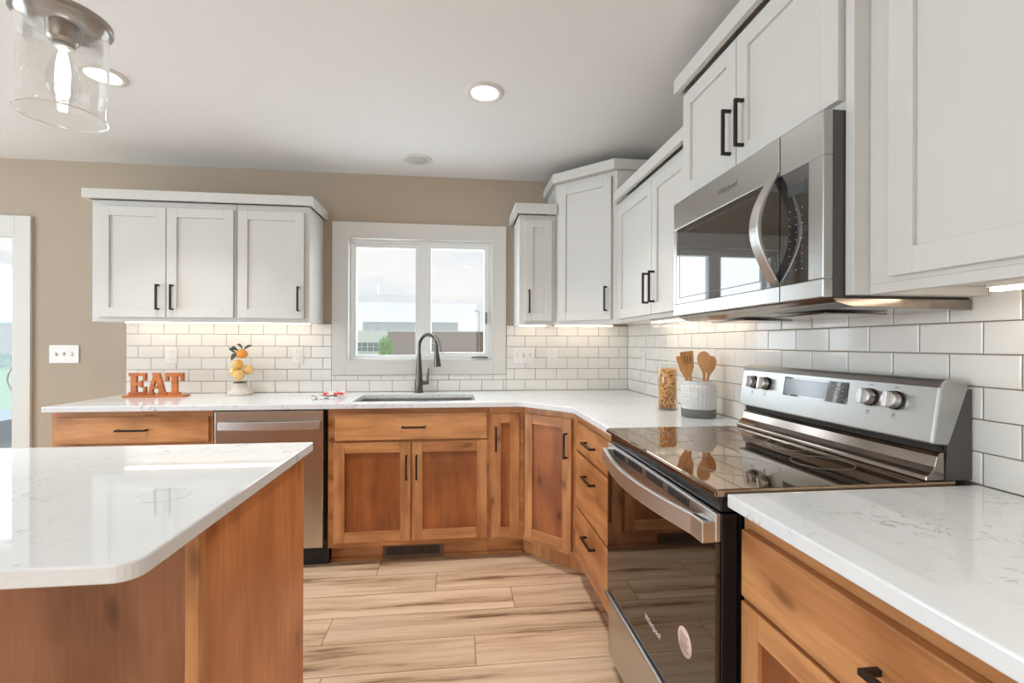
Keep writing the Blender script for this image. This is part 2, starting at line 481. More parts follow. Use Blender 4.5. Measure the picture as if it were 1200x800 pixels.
    def build(self, name, mats, parent=None, bevel=0.0, seg=2, loc=(0, 0, 0), rot=(0, 0, 0)):
        me = bpy.data.meshes.new(name)
        me.from_pydata(self.v, [], self.f)
        if not isinstance(mats, (list, tuple)):
            mats = [mats]
        for m in mats:
            me.materials.append(M[m] if isinstance(m, str) else m)
        for p, mi, s in zip(me.polygons, self.mi, self.sm):
            p.material_index = mi
            p.use_smooth = s
        me.update()
        bm = bmesh.new()
        bm.from_mesh(me)
        bmesh.ops.remove_doubles(bm, verts=[v for v in bm.verts if False] or [], dist=1e-6)
        bmesh.ops.recalc_face_normals(bm, faces=bm.faces)
        bm.to_mesh(me)
        bm.free()
        o = bpy.data.objects.new(name, me)
        COL.objects.link(o)
        o.location = loc
        o.rotation_euler = rot
        if parent is not None:
            o.parent = parent
        if bevel:
            bv = o.modifiers.new('bevel', 'BEVEL')
            bv.width = bevel
            bv.segments = seg
            bv.limit_method = 'ANGLE'
            bv.angle_limit = math.radians(40)
        return o

def thing(name, label, cat, loc=(0, 0, 0), rz=0.0, group=None):
    o = bpy.data.objects.new(name, None)
    COL.objects.link(o)
    o.empty_display_size = 0.05
    o.location = loc
    o.rotation_euler = (0, 0, rz)
    o['label'] = label
    o['category'] = cat
    if group:
        o['group'] = group
    return o

def tag(o, label, cat, group=None):
    o['label'] = label
    o['category'] = cat
    if group:
        o['group'] = group
    return o

def struct(o, label=None, cat=None):
    o['kind'] = 'structure'
    if label:
        o['label'] = label
        o['category'] = cat or 'structure'
    return o

def text(s, size, loc, rot, m, parent, name, ext=0.0003, bold=0.0, shear=0.0, align='CENTER'):
    cu = bpy.data.curves.new(name, 'FONT')
    cu.body = s
    cu.size = size
    cu.extrude = ext
    cu.offset = bold
    cu.shear = shear
    cu.align_x = align
    cu.align_y = 'CENTER'
    tmp = bpy.data.objects.new('tmp', cu)
    COL.objects.link(tmp)
    bpy.context.view_layer.update()
    me = bpy.data.meshes.new_from_object(tmp.evaluated_get(bpy.context.evaluated_depsgraph_get()))
    bpy.data.objects.remove(tmp)
    me.materials.clear()
    me.materials.append(M[m])
    o = bpy.data.objects.new(name, me)
    COL.objects.link(o)
    o.location = loc
    o.rotation_euler = rot
    if parent:
        o.parent = parent
    return o

RIGHT = -PI / 2         # things on the right wall: local x runs towards the camera, local -y out of the wall
HC = 2.412              # ceiling height

# ------------------------------------------------------------------ the room shell
struct(MB().box(-7.15, 0.15, -8.15, 0.15, -0.12, 0.0).build('floor', 'floor'), 'pale oak look plank floor', 'floor')
struct(MB().box(-7.15, 0.15, -8.15, 0.15, HC, HC + 0.1).build('ceiling', 'ceil'), 'plain off white ceiling', 'ceiling')
WX0, WX1, WZ0, WZ1 = -2.005, -0.995, 1.117, 1.98     # kitchen window opening
DX0, DX1, DZ1 = -5.88, -4.03, 1.93                    # glass door opening
b = MB()
b.box(-7.15, DX0, 0, 0.15, 0, HC); b.box(DX0, DX1, 0, 0.15, DZ1, HC); b.box(DX1, WX0, 0, 0.15, 0, HC)
b.box(WX0, WX1, 0, 0.15, 0, WZ0); b.box(WX0, WX1, 0, 0.15, WZ1, HC); b.box(WX1, 0.15, 0, 0.15, 0, HC)
struct(b.build('wall_back', 'wall'), 'beige back wall with the sink window', 'wall')
struct(MB().box(0, 0.15, -8.15, 0, 0, HC).build('wall_right', 'wall'), 'beige wall behind the range', 'wall')
b = MB()
b.box(-7.15, -7.0, -8.15, -4.7, 0, HC); b.box(-7.15, -7.0, -1.3, 0, 0, HC)
b.box(-7.15, -7.0, -4.7, -1.3, 0, 0.25); b.box(-7.15, -7.0, -4.7, -1.3, 2.25, HC)
struct(b.build('wall_left', 'wall'))
b = MB()
b.box(-7.0, -6.0, -8.15, -8.0, 0, HC); b.box(-0.8, 0, -8.15, -8.0, 0, HC)
b.box(-6.0, -0.8, -8.15, -8.0, 0, 0.25); b.box(-6.0, -0.8, -8.15, -8.0, 2.25, HC)
struct(b.build('wall_front', 'wall'))
b = MB(); b.box(-3.93, -3.40, -0.014, -0.0005, 0, 0.09)
struct(b.build('baseboard_back', 'trim', bevel=0.002), 'white baseboard on back wall left of the cabinets', 'baseboard')

# ------------------------------------------------------------------ subway tile
PT, QT = 0.1543, 0.0779
def tiles(regions, x_off, plane, name):
    b = MB()
    g = 0.0015
    for (x0, x1, z0, z1) in regions:
        if plane == 'back':
            b.box(x0, x1, -0.005, 0, z0, z1, 1)
        else:
            b.box(-0.005, 0, x0, x1, z0, z1, 1)
        for k in range(0, 20):
            za, zb = 0.914 + k * QT, 0.914 + (k + 1) * QT
            if za >= z1 or zb <= z0:
                continue
            for i in range(-30, 60):
                xa = x_off - (i + (0.5 if k % 2 else 0)) * PT
                xb = xa + PT
                if xa >= x1 or xb <= x0:
                    continue
                ax, bx, az, bz = max(xa, x0) + g, min(xb, x1) - g, max(za, z0) + g, min(zb, z1) - g
                if bx - ax < 0.006 or bz - az < 0.006:
                    continue
                rr = random.Random(i * 131 + k * 17)
                tl = [rr.uniform(-0.0004, 0.0004) for _ in range(2)]
                e = 0.0028
                base = [(ax, az), (bx, az), (bx, bz), (ax, bz)]
                top = [(ax + e, az + e), (bx - e, az + e), (bx - e, bz - e), (ax + e, bz - e)]
                dd = [0.0082 - tl[0] - tl[1], 0.0082 + tl[0] - tl[1], 0.0082 + tl[0] + tl[1], 0.0082 - tl[0] + tl[1]]
                if plane == 'back':
                    vs = [(x, -0.0048, z) for x, z in base] + [(x, -0.0068, z) for x, z in base] + [(x, -d, z) for (x, z), d in zip(top, dd)]
                else:
                    vs = [(-0.0048, x, z) for x, z in base] + [(-0.0068, x, z) for x, z in base] + [(-d, x, z) for (x, z), d in zip(top, dd)]
                fs = [(8, 9, 10, 11)] + [(j, (j + 1) % 4, 4 + (j + 1) % 4, 4 + j) for j in range(4)] + [(4 + j, 4 + (j + 1) % 4, 8 + (j + 1) % 4, 8 + j) for j in range(4)]
                b.add(vs, fs, 0)
    return b.build(name, ['tile', 'grout'])
struct(tiles([(-3.389, -2.102, 0.914, 1.378), (-2.102, -0.905, 0.914, 1.030), (-0.905, -0.0085, 0.914, 1.378)], -0.153, 'back', 'trim_1'),
       'white subway tile backsplash on the back wall around the window', 'backsplash')
struct(tiles([(-3.13, -0.001, 0.914, 1.40)], -1.8693, 'right', 'trim_2'),
       'white subway tile backsplash on the right wall behind the range', 'backsplash')

# ------------------------------------------------------------------ kitchen window (structure)
win = bpy.data.objects.new('window_1', None); COL.objects.link(win)
struct(win, 'white two pane kitchen window above the sink', 'window')
CX0, CX1, CZ0, CZ1 = -2.098, -0.909, 1.031, 2.076
b = MB()
b.box(CX0, WX0, -0.020, -0.0005, CZ0, CZ1); b.box(WX1, CX1, -0.020, -0.0005, CZ0, CZ1)
b.box(WX0, WX1, -0.020, -0.0005, WZ1, CZ1); b.box(WX0, WX1, -0.020, -0.0005, CZ0, WZ0)
b.build('window_casing', 'trim', win, bevel=0.002)
b = MB()
j = 0.014
b.box(WX0, WX0 + j, -0.018, 0.10, WZ0, WZ1); b.box(WX1 - j, WX1, -0.018, 0.10, WZ0, WZ1)
b.box(WX0 + j, WX1 - j, -0.018, 0.10, WZ0, WZ0 + j); b.box(WX0 + j, WX1 - j, -0.018, 0.10, WZ1 - j, WZ1)
b.build('window_jamb', 'trim', win, bevel=0.001)
def rect_frame(b, x0, x1, z0, z1, w, y0, y1, wb=None, wt=None, wr=None):
    wb, wt, wr = wb or w, wt or w, wr or w
    b.box(x0, x0 + w, y0, y1, z0, z1); b.box(x1 - wr, x1, y0, y1, z0, z1)
    b.box(x0 + w, x1 - wr, y0, y1, z0, z0 + wb); b.box(x0 + w, x1 - wr, y0, y1, z1 - wt, z1)
b = MB(); rect_frame(b, WX0 + j, WX1 - j, WZ0 + j, WZ1 - j, 0.020, 0.035, 0.10)
b.box(-1.512, -1.478, 0.035, 0.10, WZ0 + j + .02, WZ1 - j - .02)
b.build('window_frame', 'vinyl', win, bevel=0.002)
b = MB(); rect_frame(b, -1.971, -1.512, 1.150, 1.946, 0.020, 0.050, 0.09, wb=0.014, wt=0.03, wr=0.034)
b.build('fixed_sash', 'vinyl', win, bevel=0.002)
b = MB(); rect_frame(b, -1.478, -1.029, 1.150, 1.946, 0.042, 0.030, 0.085, wb=0.034, wt=0.03, wr=0.032)
b.build('casement_sash', 'vinyl', win, bevel=0.003)
for nm, x0, x1, z0, z1 in (('fixed', -1.951, -1.546, 1.164, 1.916), ('casement', -1.436, -1.061, 1.184, 1.916)):
    MB().box(x0, x1, 0.066, 0.070, z0, z1).build('window_glass', 'glass', win)
b = MB()
b.prism([(-1.14, 1.152), (-0.97 - 0.06, 1.152), (-1.05, 1.163), (-1.09, 1.170), (-1.125, 1.163)], 'y', 0.012, 0.029)
b.build('crank_cover', 'vinyl', win, bevel=0.002)
b = MB(); b.tube([(-1.15, 0.006, 1.1495), (-1.10, 0.004, 1.152), (-1.035, 0.006, 1.1495)], 0.0045)
b.build('crank_handle', 'nickel', win)
b = MB(); b.box(-1.052, -1.043, 0.014, 0.030, 1.39, 1.47); b.box(-1.050, -1.045, 0.004, 0.014, 1.43, 1.465)
b.build('sash_lock', 'nickel', win, bevel=0.002)

# ------------------------------------------------------------------ sliding glass door (structure)
dr = bpy.data.objects.new('door_1', None); COL.objects.link(dr)
struct(dr, 'sliding glass patio door at the left edge', 'door')
b = MB()
b.box(DX1 - 0.002, -3.940, -0.020, -0.0005, 0.0, 2.047); b.box(-5.97, DX0, -0.020, -0.0005, 0.0, 2.047)
b.box(DX0, DX1 - 0.002, -0.020, -0.0005, DZ1 + 0.0, 2.047)
b.build('door_casing', 'trim', dr, bevel=0.002)
b = MB()
b.box(DX0, DX1 - 0.014, -0.018, 0.13, DZ1 - 0.014, DZ1); b.box(DX1 - 0.014, DX1 - 0.002, -0.018, 0.13, 0, DZ1); b.box(DX0, DX0 + 0.014, -0.018, 0.13, 0, DZ1)
b.build('door_jamb', 'trim', dr, bevel=0.001)
b = MB(); rect_frame(b, -5.866, -5.0, 0.02, DZ1 - 0.014, 0.06, 0.07, 0.11); b.build('fixed_panel', 'vinyl', dr, bevel=0.003)
b = MB(); rect_frame(b, -5.05, -4.044, 0.02, DZ1 - 0.014, 0.05, 0.02, 0.06, wb=0.08, wt=0.035, wr=0.012); b.build('sliding_panel', 'vinyl', dr, bevel=0.003)
MB().box(-5.0, -4.056, 0.038, 0.042, 0.10, DZ1 - 0.049).build('door_glass', 'glass', dr)
MB().box(-5.806, -5.06, 0.088, 0.092, 0.08, DZ1 - 0.074).build('door_glass', 'glass', dr)
b = MB()
pts = [(-4.05 - 0.045 * math.sin(PI * i / 10), 0.012, 0.915 + 0.19 * i / 10) for i in range(11)]
b.tube(pts, 0.005, 8)
b.build('door_handle', 'pendmetal', dr)

# ------------------------------------------------------------------ cabinet parts
def pull(parent, x, z, d, L, vertical=True, m='bronze'):
    b = MB()
    y = -d
    s = 0.0050
    h = L / 2
    if vertical:
        b.box(x - s, x + s, y - 0.032, y - 0.022, z - h, z + h)
        b.box(x - s, x + s, y - 0.022, y, z - h, z - h + 0.010); b.box(x - s, x + s, y - 0.022, y, z + h - 0.010, z + h)
    else:
        b.box(x - h, x + h, y - 0.032, y - 0.022, z - s, z + s)
        b.box(x - h, x - h + 0.010, y - 0.022, y, z - s, z + s); b.box(x + h - 0.010, x + h, y - 0.022, y, z - s, z + s)
    return b.build('handle', m, parent, bevel=0.0012)

def shaker(parent, x0, x1, z0, z1, d0, wood_=False, st=0.055, rail=None, name='door', th=0.020, split_panel=False):
    rail = rail or st
    b = MB()
    y0, y1 = -(d0 + th), -d0
    b.box(x0, x0 + st, y0, y1, z0, z1, 0); b.box(x1 - st, x1, y0, y1, z0, z1, 0)
    b.box(x0 + st, x1 - st, y0, y1, z0, z0 + rail, 1); b.box(x0 + st, x1 - st, y0, y1, z1 - rail, z1, 1)
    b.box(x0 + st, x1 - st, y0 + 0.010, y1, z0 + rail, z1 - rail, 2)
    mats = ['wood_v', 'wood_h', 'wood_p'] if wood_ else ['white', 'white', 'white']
    return b.build(name, mats, parent, bevel=0.0015)

def slab(parent, x0, x1, z0, z1, d0, name='drawer', th=0.020, m='wood_h'):
    return MB().box(x0, x1, -(d0 + th), -d0, z0, z1).build(name, m, parent, bevel=0.0035)

def upper_carcass(parent, x0, x1, z0, z1, d, m='white', lips=(1, 1)):
    b = MB()
    b.box(x0, x1, -d, -0.001, z0 + 0.022, z1)
    b.box(x0, x1, -d, -d + 0.02, z0, z0 + 0.022)
    if lips[0]:
        b.box(x0, x0 + 0.016, -d + 0.02, -0.012, z0, z0 + 0.022)
    if lips[1]:
        b.box(x1 - 0.016, x1, -d + 0.02, -0.012, z0, z0 + 0.022)
    return b.build('carcass', m, parent, bevel=0.0015)

def crown_bars(b, x0, x1, d, z0, z1, left=True, right=True, out=0.040, th=0.022):
    xa = x0 - (out - 0.008 if left else 0)
    xb = x1 + (out - 0.008 if right else 0)
    b.box(xa, xb, -(d + out), -(d + out - th), z0, z1)
    if left:
        b.box(xa, xa + th, -(d + out - th), -0.001, z0, z1)
    if right:
        b.box(xb - th, xb, -(d + out - th), -0.001, z0, z1)
    b.box(xa + th, xb - th, -(d + out - th), -0.001, z1 - 0.012, z1 - 0.004)
    return b

UD, UB, UT = 0.305, 1.370, 2.085
# -- left pair on the back wall
t1 = thing('upper_cabinet', 'white two door wall cabinet above the EAT sign', 'cabinet', (-3.378, 0, 0), 0, 'white wall cabinets')
upper_carcass(t1, 0, 0.797, UB, UT, UD, lips=(1, 0))
for (x0, x1, hx) in ((0.046, 0.409, 0.372), (0.414, 0.786, 0.450)):
    d = shaker(t1, x0, x1, 1.397, 2.047, UD)
    pull(d, hx, 1.515, UD + 0.02, 0.150)
t2 = thing('upper_cabinet', 'white single door wall cabinet directly left of the window', 'cabinet', (-2.578, 0, 0), 0, 'white wall cabinets')
upper_carcass(t2, 0, 0.421, UB, UT, UD, lips=(0, 1))
d = shaker(t2, 0.012, 0.393, 1.397, 2.047, UD)
pull(d, 0.365, 1.515, UD + 0.02, 0.150)
b = crown_bars(MB(), -3.378, -2.157, UD, 2.0855, 2.140, True, True)
tag(b.build('crown_moulding', 'white', bevel=0.002), 'flat white crown moulding across the two cabinets left of the window', 'moulding', 'cabinet crown mouldings')
# -- narrow one right of the window
t3 = thing('upper_cabinet', 'narrow white wall cabinet right beside the window', 'cabinet', (-0.853, 0, 0), 0, 'white wall cabinets')
upper_carcass(t3, 0, 0.241, UB, UT, UD)
d = shaker(t3, 0.036, 0.213, 1.394, 2.050, UD, st=0.050)
pull(d, 0.061, 1.520, UD + 0.02, 0.150)
b = crown_bars(MB(), 0, 0.241, UD, 2.0855, 2.150, True, False)
b.build('crown', 'white', t3, bevel=0.002)
# -- diagonal corner cabinet
t4 = thing('corner_upper_cabinet', 'tall angled white wall cabinet in the corner', 'cabinet', (0, 0, 0), 0, 'white wall cabinets')
A, Bp = (-0.610, -0.305), (-0.305, -0.610)
DT = 2.285
b = MB()
b.prism([(-0.010, -0.010), (-0.610, -0.010), A, Bp, (-0.010, -0.610)], 'z', UB + 0.022, DT)
b.prism([A, Bp, (-0.305, -0.585), (-0.585, -0.305)], 'z', UB, UB + 0.022)
b.build('carcass', 'white', t4, bevel=0.0015)
b = MB()
o_ = 0.04
b.prism([(-0.001, -0.001), (-0.610 - o_ + .01, -0.001), (-0.610 - o_ + .01, -0.305 - o_ * .41 - .012), (-0.305 - o_ * .41 - .012, -0.610 - o_ + .01), (-0.001, -0.610 - o_ + .01)], 'z', DT + 0.0005, DT + 0.060)
b.build('crown', 'white', t4, bevel=0.002)
# door on the diagonal, built in a rotated child frame
def rotmb(b, ang, ox, oy):
    c, s = math.cos(ang), math.sin(ang)
    b.v = [(ox + x * c - y * s, oy + x * s + y * c, z) for x, y, z in b.v]
def shaker_rot(parent, x0, x1, z0, z1, ang, ox, oy, mats, st=0.055, th=0.02):
    b = MB()
    b.box(x0, x0 + st, -th, 0, z0, z1, 0); b.box(x1 - st, x1, -th, 0, z0, z1, 0)
    b.box(x0 + st, x1 - st, -th, 0, z0, z0 + st, 1); b.box(x0 + st, x1 - st, -th, 0, z1 - st, z1, 1)
    b.box(x0 + st, x1 - st, -th + 0.010, 0, z0 + st, z1 - st, 2)
    return b.build('door', mats, parent, bevel=0.0022, loc=(ox, oy, 0), rot=(0, 0, ang))
FL = 0.305 * math.sqrt(2)
d = shaker_rot(t4, 0.030, FL - 0.030, 1.394, 2.255, -PI / 4, A[0], A[1], ['white'] * 3)
pull(d, FL - 0.058, 1.520, 0.02, 0.150)
# -- right wall pair
t5 = thing('upper_cabinet', 'white two door wall cabinet between corner cabinet and microwave', 'cabinet', (0, -0.612, 0), RIGHT, 'white wall cabinets')
upper_carcass(t5, 0, 0.905, UB, UT - 0.01, UD)
for (x0, x1, hx) in ((0.068, 0.541, 0.508), (0.546, 0.895, 0.580)):
    d = shaker(t5, x0, x1, 1.392, 2.035, UD)
    pull(d, hx, 1.520, UD + 0.02, 0.150)
b = crown_bars(MB(), 0.045, 0.905, UD, UT - 0.0095, 2.130, False, False)
b.build('crown', 'white', t5, bevel=0.002)
# -- over the microwave
t6 = thing('upper_cabinet', 'white two door cabinet above the microwave', 'cabinet', (0, -1.520, 0), RIGHT, 'white wall cabinets')
MB().box(0, 0.785, -0.335, -0.001, 1.801, 2.262).build('carcass', 'white', t6, bevel=0.0015)
for (x0, x1, hx) in ((0.010, 0.366, 0.338), (0.370, 0.775, 0.408)):
    d = shaker(t6, x0, x1, 1.826, 2.236, 0.335)
    pull(d, hx, 1.945 + (0.0), 0.355, 0.150)
b = crown_bars(MB(), 0.0, 0.785, 0.335, 2.2625, 2.322, True, True)
b.build('crown', 'white', t6, bevel=0.002)
# -- nearest on the right
t7 = thing('upper_cabinet', 'large white wall cabinet nearest the camera, right of the microwave', 'cabinet', (0, -2.331, 0), RIGHT, 'white wall cabinets')
upper_carcass(t7, 0, 0.80, 1.363, 2.262, UD)
b = MB(); b.box(-0.024, -0.0005, -0.345, -0.001, 1.363, 2.262); b.build('end_panel', 'white', t7, bevel=0.0015)
for (x0, x1) in ((0.064, 0.428), (0.432, 0.79)):
    shaker(t7, x0, x1, 1.395, 2.236, UD)

# ------------------------------------------------------------------ base cabinets
BD, BT, TK = 0.610, 0.8835, 0.105
def base_carcass(parent, x0, x1, d=BD, hollow=False):
    b = MB()
    if hollow:
        b.box(x0, x0 + 0.018, -d + 0.02, -0.001, TK, BT, 0); b.box(x1 - 0.018, x1, -d + 0.02, -0.001, TK, BT, 0)
        b.box(x0 + 0.018, x1 - 0.018, -d + 0.02, -0.02, TK, TK + 0.018, 0); b.box(x0, x1, -d, -d + 0.02, TK, BT, 1)
    else:
        b.box(x0, x1, -d + 0.02, -0.001, TK, BT, 0); b.box(x0, x1, -d, -d + 0.02, TK, BT, 1)
    b.box(x0, x1, -0.535, -0.02, 0.0, TK, 1)
    b.box(x0, x1, -0.549, -0.535, 0.0, 0.018, 1)
    return b.build('carcass', ['wood_v', 'wood_h'], parent, bevel=0.001)
# left end
c1 = thing('base_cabinet', 'wooden base cabinet with one drawer under the EAT sign', 'cabinet', (-3.352, 0, 0), 0, 'alder base cabinets')
base_carcass(c1, 0, 0.791)
d = slab(c1, 0.030, 0.776, 0.715, 0.853, BD); pull(d, 0.405, 0.785, BD + 0.02, 0.150, False)
for (x0, x1, hx) in ((0.030, 0.400, 0.372), (0.406, 0.776, 0.434)):
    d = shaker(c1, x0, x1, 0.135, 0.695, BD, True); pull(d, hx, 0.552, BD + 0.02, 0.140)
# sink base
c2 = thing('sink_base_cabinet', 'wooden base cabinet under the sink with wide drawer front', 'cabinet', (-1.962, 0, 0), 0, 'alder base cabinets')
base_carcass(c2, 0, 0.896, hollow=True)
d = slab(c2, 0.040, 0.882, 0.705, 0.853, BD); pull(d, 0.470, 0.778, BD + 0.02, 0.130, False)
for (x0, x1, hx) in ((0.034, 0.453, 0.431), (0.461, 0.884, 0.487)):
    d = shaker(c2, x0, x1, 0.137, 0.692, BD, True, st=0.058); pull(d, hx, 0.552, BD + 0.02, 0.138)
# narrow pull-out
c3 = thing('base_cabinet', 'narrow wooden base cabinet right of the sink cabinet', 'cabinet', (-1.065, 0, 0), 0, 'alder base cabinets')
base_carcass(c3, 0, 0.203)
d = shaker(c3, 0.012, 0.174, 0.132, 0.845, BD, True, st=0.055); pull(d, 0.036, 0.702, BD + 0.02, 0.138)
# diagonal corner base
c4_ = thing('corner_base_cabinet', 'angled wooden base cabinet in the inside corner', 'cabinet', (0, 0, 0), 0, 'alder base cabinets')
b = MB()
b.prism([(-0.012, -0.012), (-0.861, -0.012), (-0.861, -0.610), (-0.610, -0.875), (-0.012, -0.875)], 'z', TK, BT)
b.prism([(-0.012, -0.012), (-0.861, -0.012), (-0.861, -0.520), (-0.540, -0.860), (-0.012, -0.860)], 'z', 0, TK)
b.build('carcass', 'wood_v', c4_, bevel=0.001)
FL2 = math.hypot(0.251, 0.265)
ANG2 = -math.atan2(0.265, 0.251)
d = shaker_rot(c4_, 0.020, FL2 - 0.030, 0.135, 0.845, ANG2, -0.861, -0.610, ['wood_v', 'wood_h', 'wood_p'], st=0.055)
pull(d, FL2 - 0.058, 0.700, 0.02, 0.138)
# drawer bank
c5 = thing('drawer_base_cabinet', 'wooden cabinet of three stacked drawers left of the range', 'cabinet', (0, -0.876, 0), RIGHT, 'alder base cabinets')
base_carcass(c5, 0, 0.660)
for (z0, z1) in ((0.700, 0.842), (0.408, 0.684), (0.135, 0.393)):
    d = slab(c5, 0.030, 0.622, z0, z1, BD); pull(d, 0.315, z1 - 0.075 if z1 < .8 else 0.772, BD + 0.02, 0.150, False)
# right of the range
c6 = thing('base_cabinet', 'wooden base cabinet in the right foreground beside the range', 'cabinet', (0, -2.330, 0), RIGHT, 'alder base cabinets')
base_carcass(c6, 0, 0.790)
d = slab(c6, 0.018, 0.772, 0.700, 0.845, BD); pull(d, 0.425, 0.768, BD + 0.02, 0.150, False)
for (x0, x1, hx) in ((0.020, 0.392, 0.364), (0.398, 0.772, 0.426)):
    d = shaker(c6, x0, x1, 0.135, 0.690, BD, True); pull(d, hx, 0.552, BD + 0.02, 0.140)

# ------------------------------------------------------------------ countertops
def slab_top(name, loops, z0, z1, m='quartz', bevel=0.004, label='', cat='countertop'):
    bm = bmesh.new()
    vd = {}
    def gv(p):
        k = (round(p[0], 5), round(p[1], 5))
        if k not in vd:
            vd[k] = bm.verts.new((p[0], p[1], z0))
        return vd[k]
    fs = [bm.faces.new([gv(p) for p in lp]) for lp in loops]
    bmesh.ops.recalc_face_normals(bm, faces=fs)
    r = bmesh.ops.extrude_face_region(bm, geom=fs)
    for e in r['geom']:
        if isinstance(e, bmesh.types.BMVert):
            e.co.z = z1
    bmesh.ops.recalc_face_normals(bm, faces=bm.faces)
    me = bpy.data.meshes.new(name)
    bm.to_mesh(me); bm.free()
    me.materials.append(M[m])
    o = bpy.data.objects.new(name, me); COL.objects.link(o)
    bv = o.modifiers.new('bevel', 'BEVEL'); bv.width = bevel; bv.segments = 3; bv.limit_method = 'ANGLE'; bv.angle_limit = math.radians(40)
    return tag(o, label, cat)
SX0, SX1, SY0, SY1 = -1.850, -1.145, -0.560, -0.170
xs = -1.5
bl = [(-3.372, -0.0085), (-3.372, -0.648), (xs, -0.648), (xs, SY0), (SX0, SY0), (SX0, SY1), (xs, SY1), (xs, -0.0085)]
br = [(xs, -0.648), (-0.905, -0.648), (-0.885, -0.653), (-0.867, -0.664), (-0.662, -0.905), (-0.652, -0.925), (-0.648, -0.95), (-0.648, -1.540),
      (-0.0085, -1.540), (-0.0085, -0.0085), (xs, -0.0085), (xs, SY1), (SX1, SY1), (SX1, SY0), (xs, SY0)]
slab_top('countertop', [bl, br], 0.884, 0.914, label='white quartz countertop along the back wall and around the corner')
slab_top('countertop', [[(-0.648, -2.324), (-0.0085, -2.324), (-0.0085, -3.13), (-0.648, -3.13)]], 0.884, 0.914,
         label='white quartz countertop in the right foreground beside the range')
# island
ix1, iy0, iy1 = -1.729, -2.540, -1.664
lp = [(-3.75, iy0)]
r = 0.035
for k in range(7):
    a = -PI / 2 + (PI / 2) * k / 6
    lp.append((ix1 - r + r * math.cos(a), iy0 + r + r * math.sin(a)))
r2 = 0.006
for k in range(4):
    a = (PI / 2) * k / 3
    lp.append((ix1 - r2 + r2 * math.cos(a), iy1 - r2 + r2 * math.sin(a)))
lp.append((-3.75, iy1))
slab_top('countertop', [lp], 0.884, 0.914, label='white quartz island countertop with rounded corner in the left foreground')
isl = thing('kitchen_island', 'wooden kitchen island base in the left foreground', 'island', (-2.73, -2.01, 0))
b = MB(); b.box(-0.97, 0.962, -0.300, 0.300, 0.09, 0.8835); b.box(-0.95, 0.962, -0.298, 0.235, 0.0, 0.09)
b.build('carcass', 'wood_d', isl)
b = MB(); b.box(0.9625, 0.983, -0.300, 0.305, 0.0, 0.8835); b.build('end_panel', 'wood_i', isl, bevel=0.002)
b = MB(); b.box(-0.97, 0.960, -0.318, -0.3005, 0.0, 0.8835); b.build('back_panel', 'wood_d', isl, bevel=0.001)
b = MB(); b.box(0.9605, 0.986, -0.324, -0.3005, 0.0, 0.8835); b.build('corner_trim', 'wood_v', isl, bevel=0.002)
for k in range(3):
    d = shaker(isl, 0, 0.60, 0.13, 0.85, 0.0, True)
    d.rotation_euler = (0, 0, PI); d.location = (0.94 - k * 0.62, 0.3005, 0)

# ------------------------------------------------------------------ sink and faucet
sk = thing('sink', 'stainless undermount sink below the window', 'sink', (xs, -0.365, 0.70))
b = MB()
w_, h_ = (SX1 - SX0) / 2 + 0.006, (SY1 - SY0) / 2 + 0.006
cx_ = (SX0 + SX1) / 2 - xs
zt, zb, th = 0.8835 - 0.70, 0.0, 0.004
def ring(dx, dy, z, r=0.02, n=5):
    out = []
    for (sx, sy, a0) in ((1, 1, 0), (-1, 1, PI / 2), (-1, -1, PI), (1, -1, 1.5 * PI)):
        for k in range(n):
            a = a0 + (PI / 2) * k / (n - 1)
            out.append((cx_ + sx * (dx - r) + r * math.cos(a), sy * (dy - r) + r * math.sin(a), z))
    return out
rings = [ring(w_ + 0.02, h_ + 0.02, zt), ring(w_, h_, zt), ring(w_ - 0.012, h_ - 0.012, zb + 0.02), ring(w_ - 0.03, h_ - 0.03, zb), ]
vs_ = sum(rings, [])
n_ = len(rings[0])
fs_ = [(i * n_ + k, i * n_ + (k + 1) % n_, (i + 1) * n_ + (k + 1) % n_, (i + 1) * n_ + k) for i in range(3) for k in range(n_)]
fs_.append(tuple(range(3 * n_, 4 * n_)))
b.add(vs_, fs_, 0)
b.build('basin', 'sinksteel', sk)
b = MB(); b.lathe([(0.0, 0.003), (0.038, 0.003), (0.045, 0.0005)], (0.02, 0.02, 0.0), 24); b.build('drain', 'chrome', sk)
fa = thing('faucet', 'dark metal gooseneck faucet with pull down sprayer behind the sink', 'faucet', (-1.508, -0.088, 0.914))
b = MB(); b.lathe([(0.0, 0.0), (0.030, 0.0), (0.030, 0.006), (0.027, 0.012), (0.0235, 0.07), (0.020, 0.15), (0.0155, 0.22), (0.013, 0.27)], seg=28)
b.build('body', 'nickel', fa)
dx_, dy_ = 0.80, -0.60
R_ = 0.075
pts = [(0, 0, 0.26), (0, 0, 0.30)]
for k in range(1, 15):
    a = PI - PI * 1.02 * k / 14
    pts.append((dx_ * (R_ + R_ * math.cos(a)), dy_ * (R_ + R_ * math.cos(a)), 0.312 + R_ * 1.08 * math.sin(a)))
b = MB(); b.tube(pts, 0.0125, 16); b.build('spout', 'nickel', fa)
ex, ey, ez = pts[-1]
b = MB(); b.tube([(ex, ey, ez + 0.004), (ex + .002, ey - .001, ez - 0.03), (ex + .006, ey - .004, ez - 0.10), (ex + .009, ey - .006, ez - 0.128)], [0.0135, 0.016, 0.023, 0.025], 18)
b.build('spray_head', 'nickel', fa)
b = MB(); b.tube([(0.018, -0.004, 0.066), (0.062, -0.010, 0.066)], 0.013, 14)
b.tube([(0.056, -0.010, 0.060), (0.058, -0.011, 0.10), (0.062, -0.012, 0.165)], [0.010, 0.0075, 0.0055], 12)
b.build('lever_handle', 'nickel', fa)

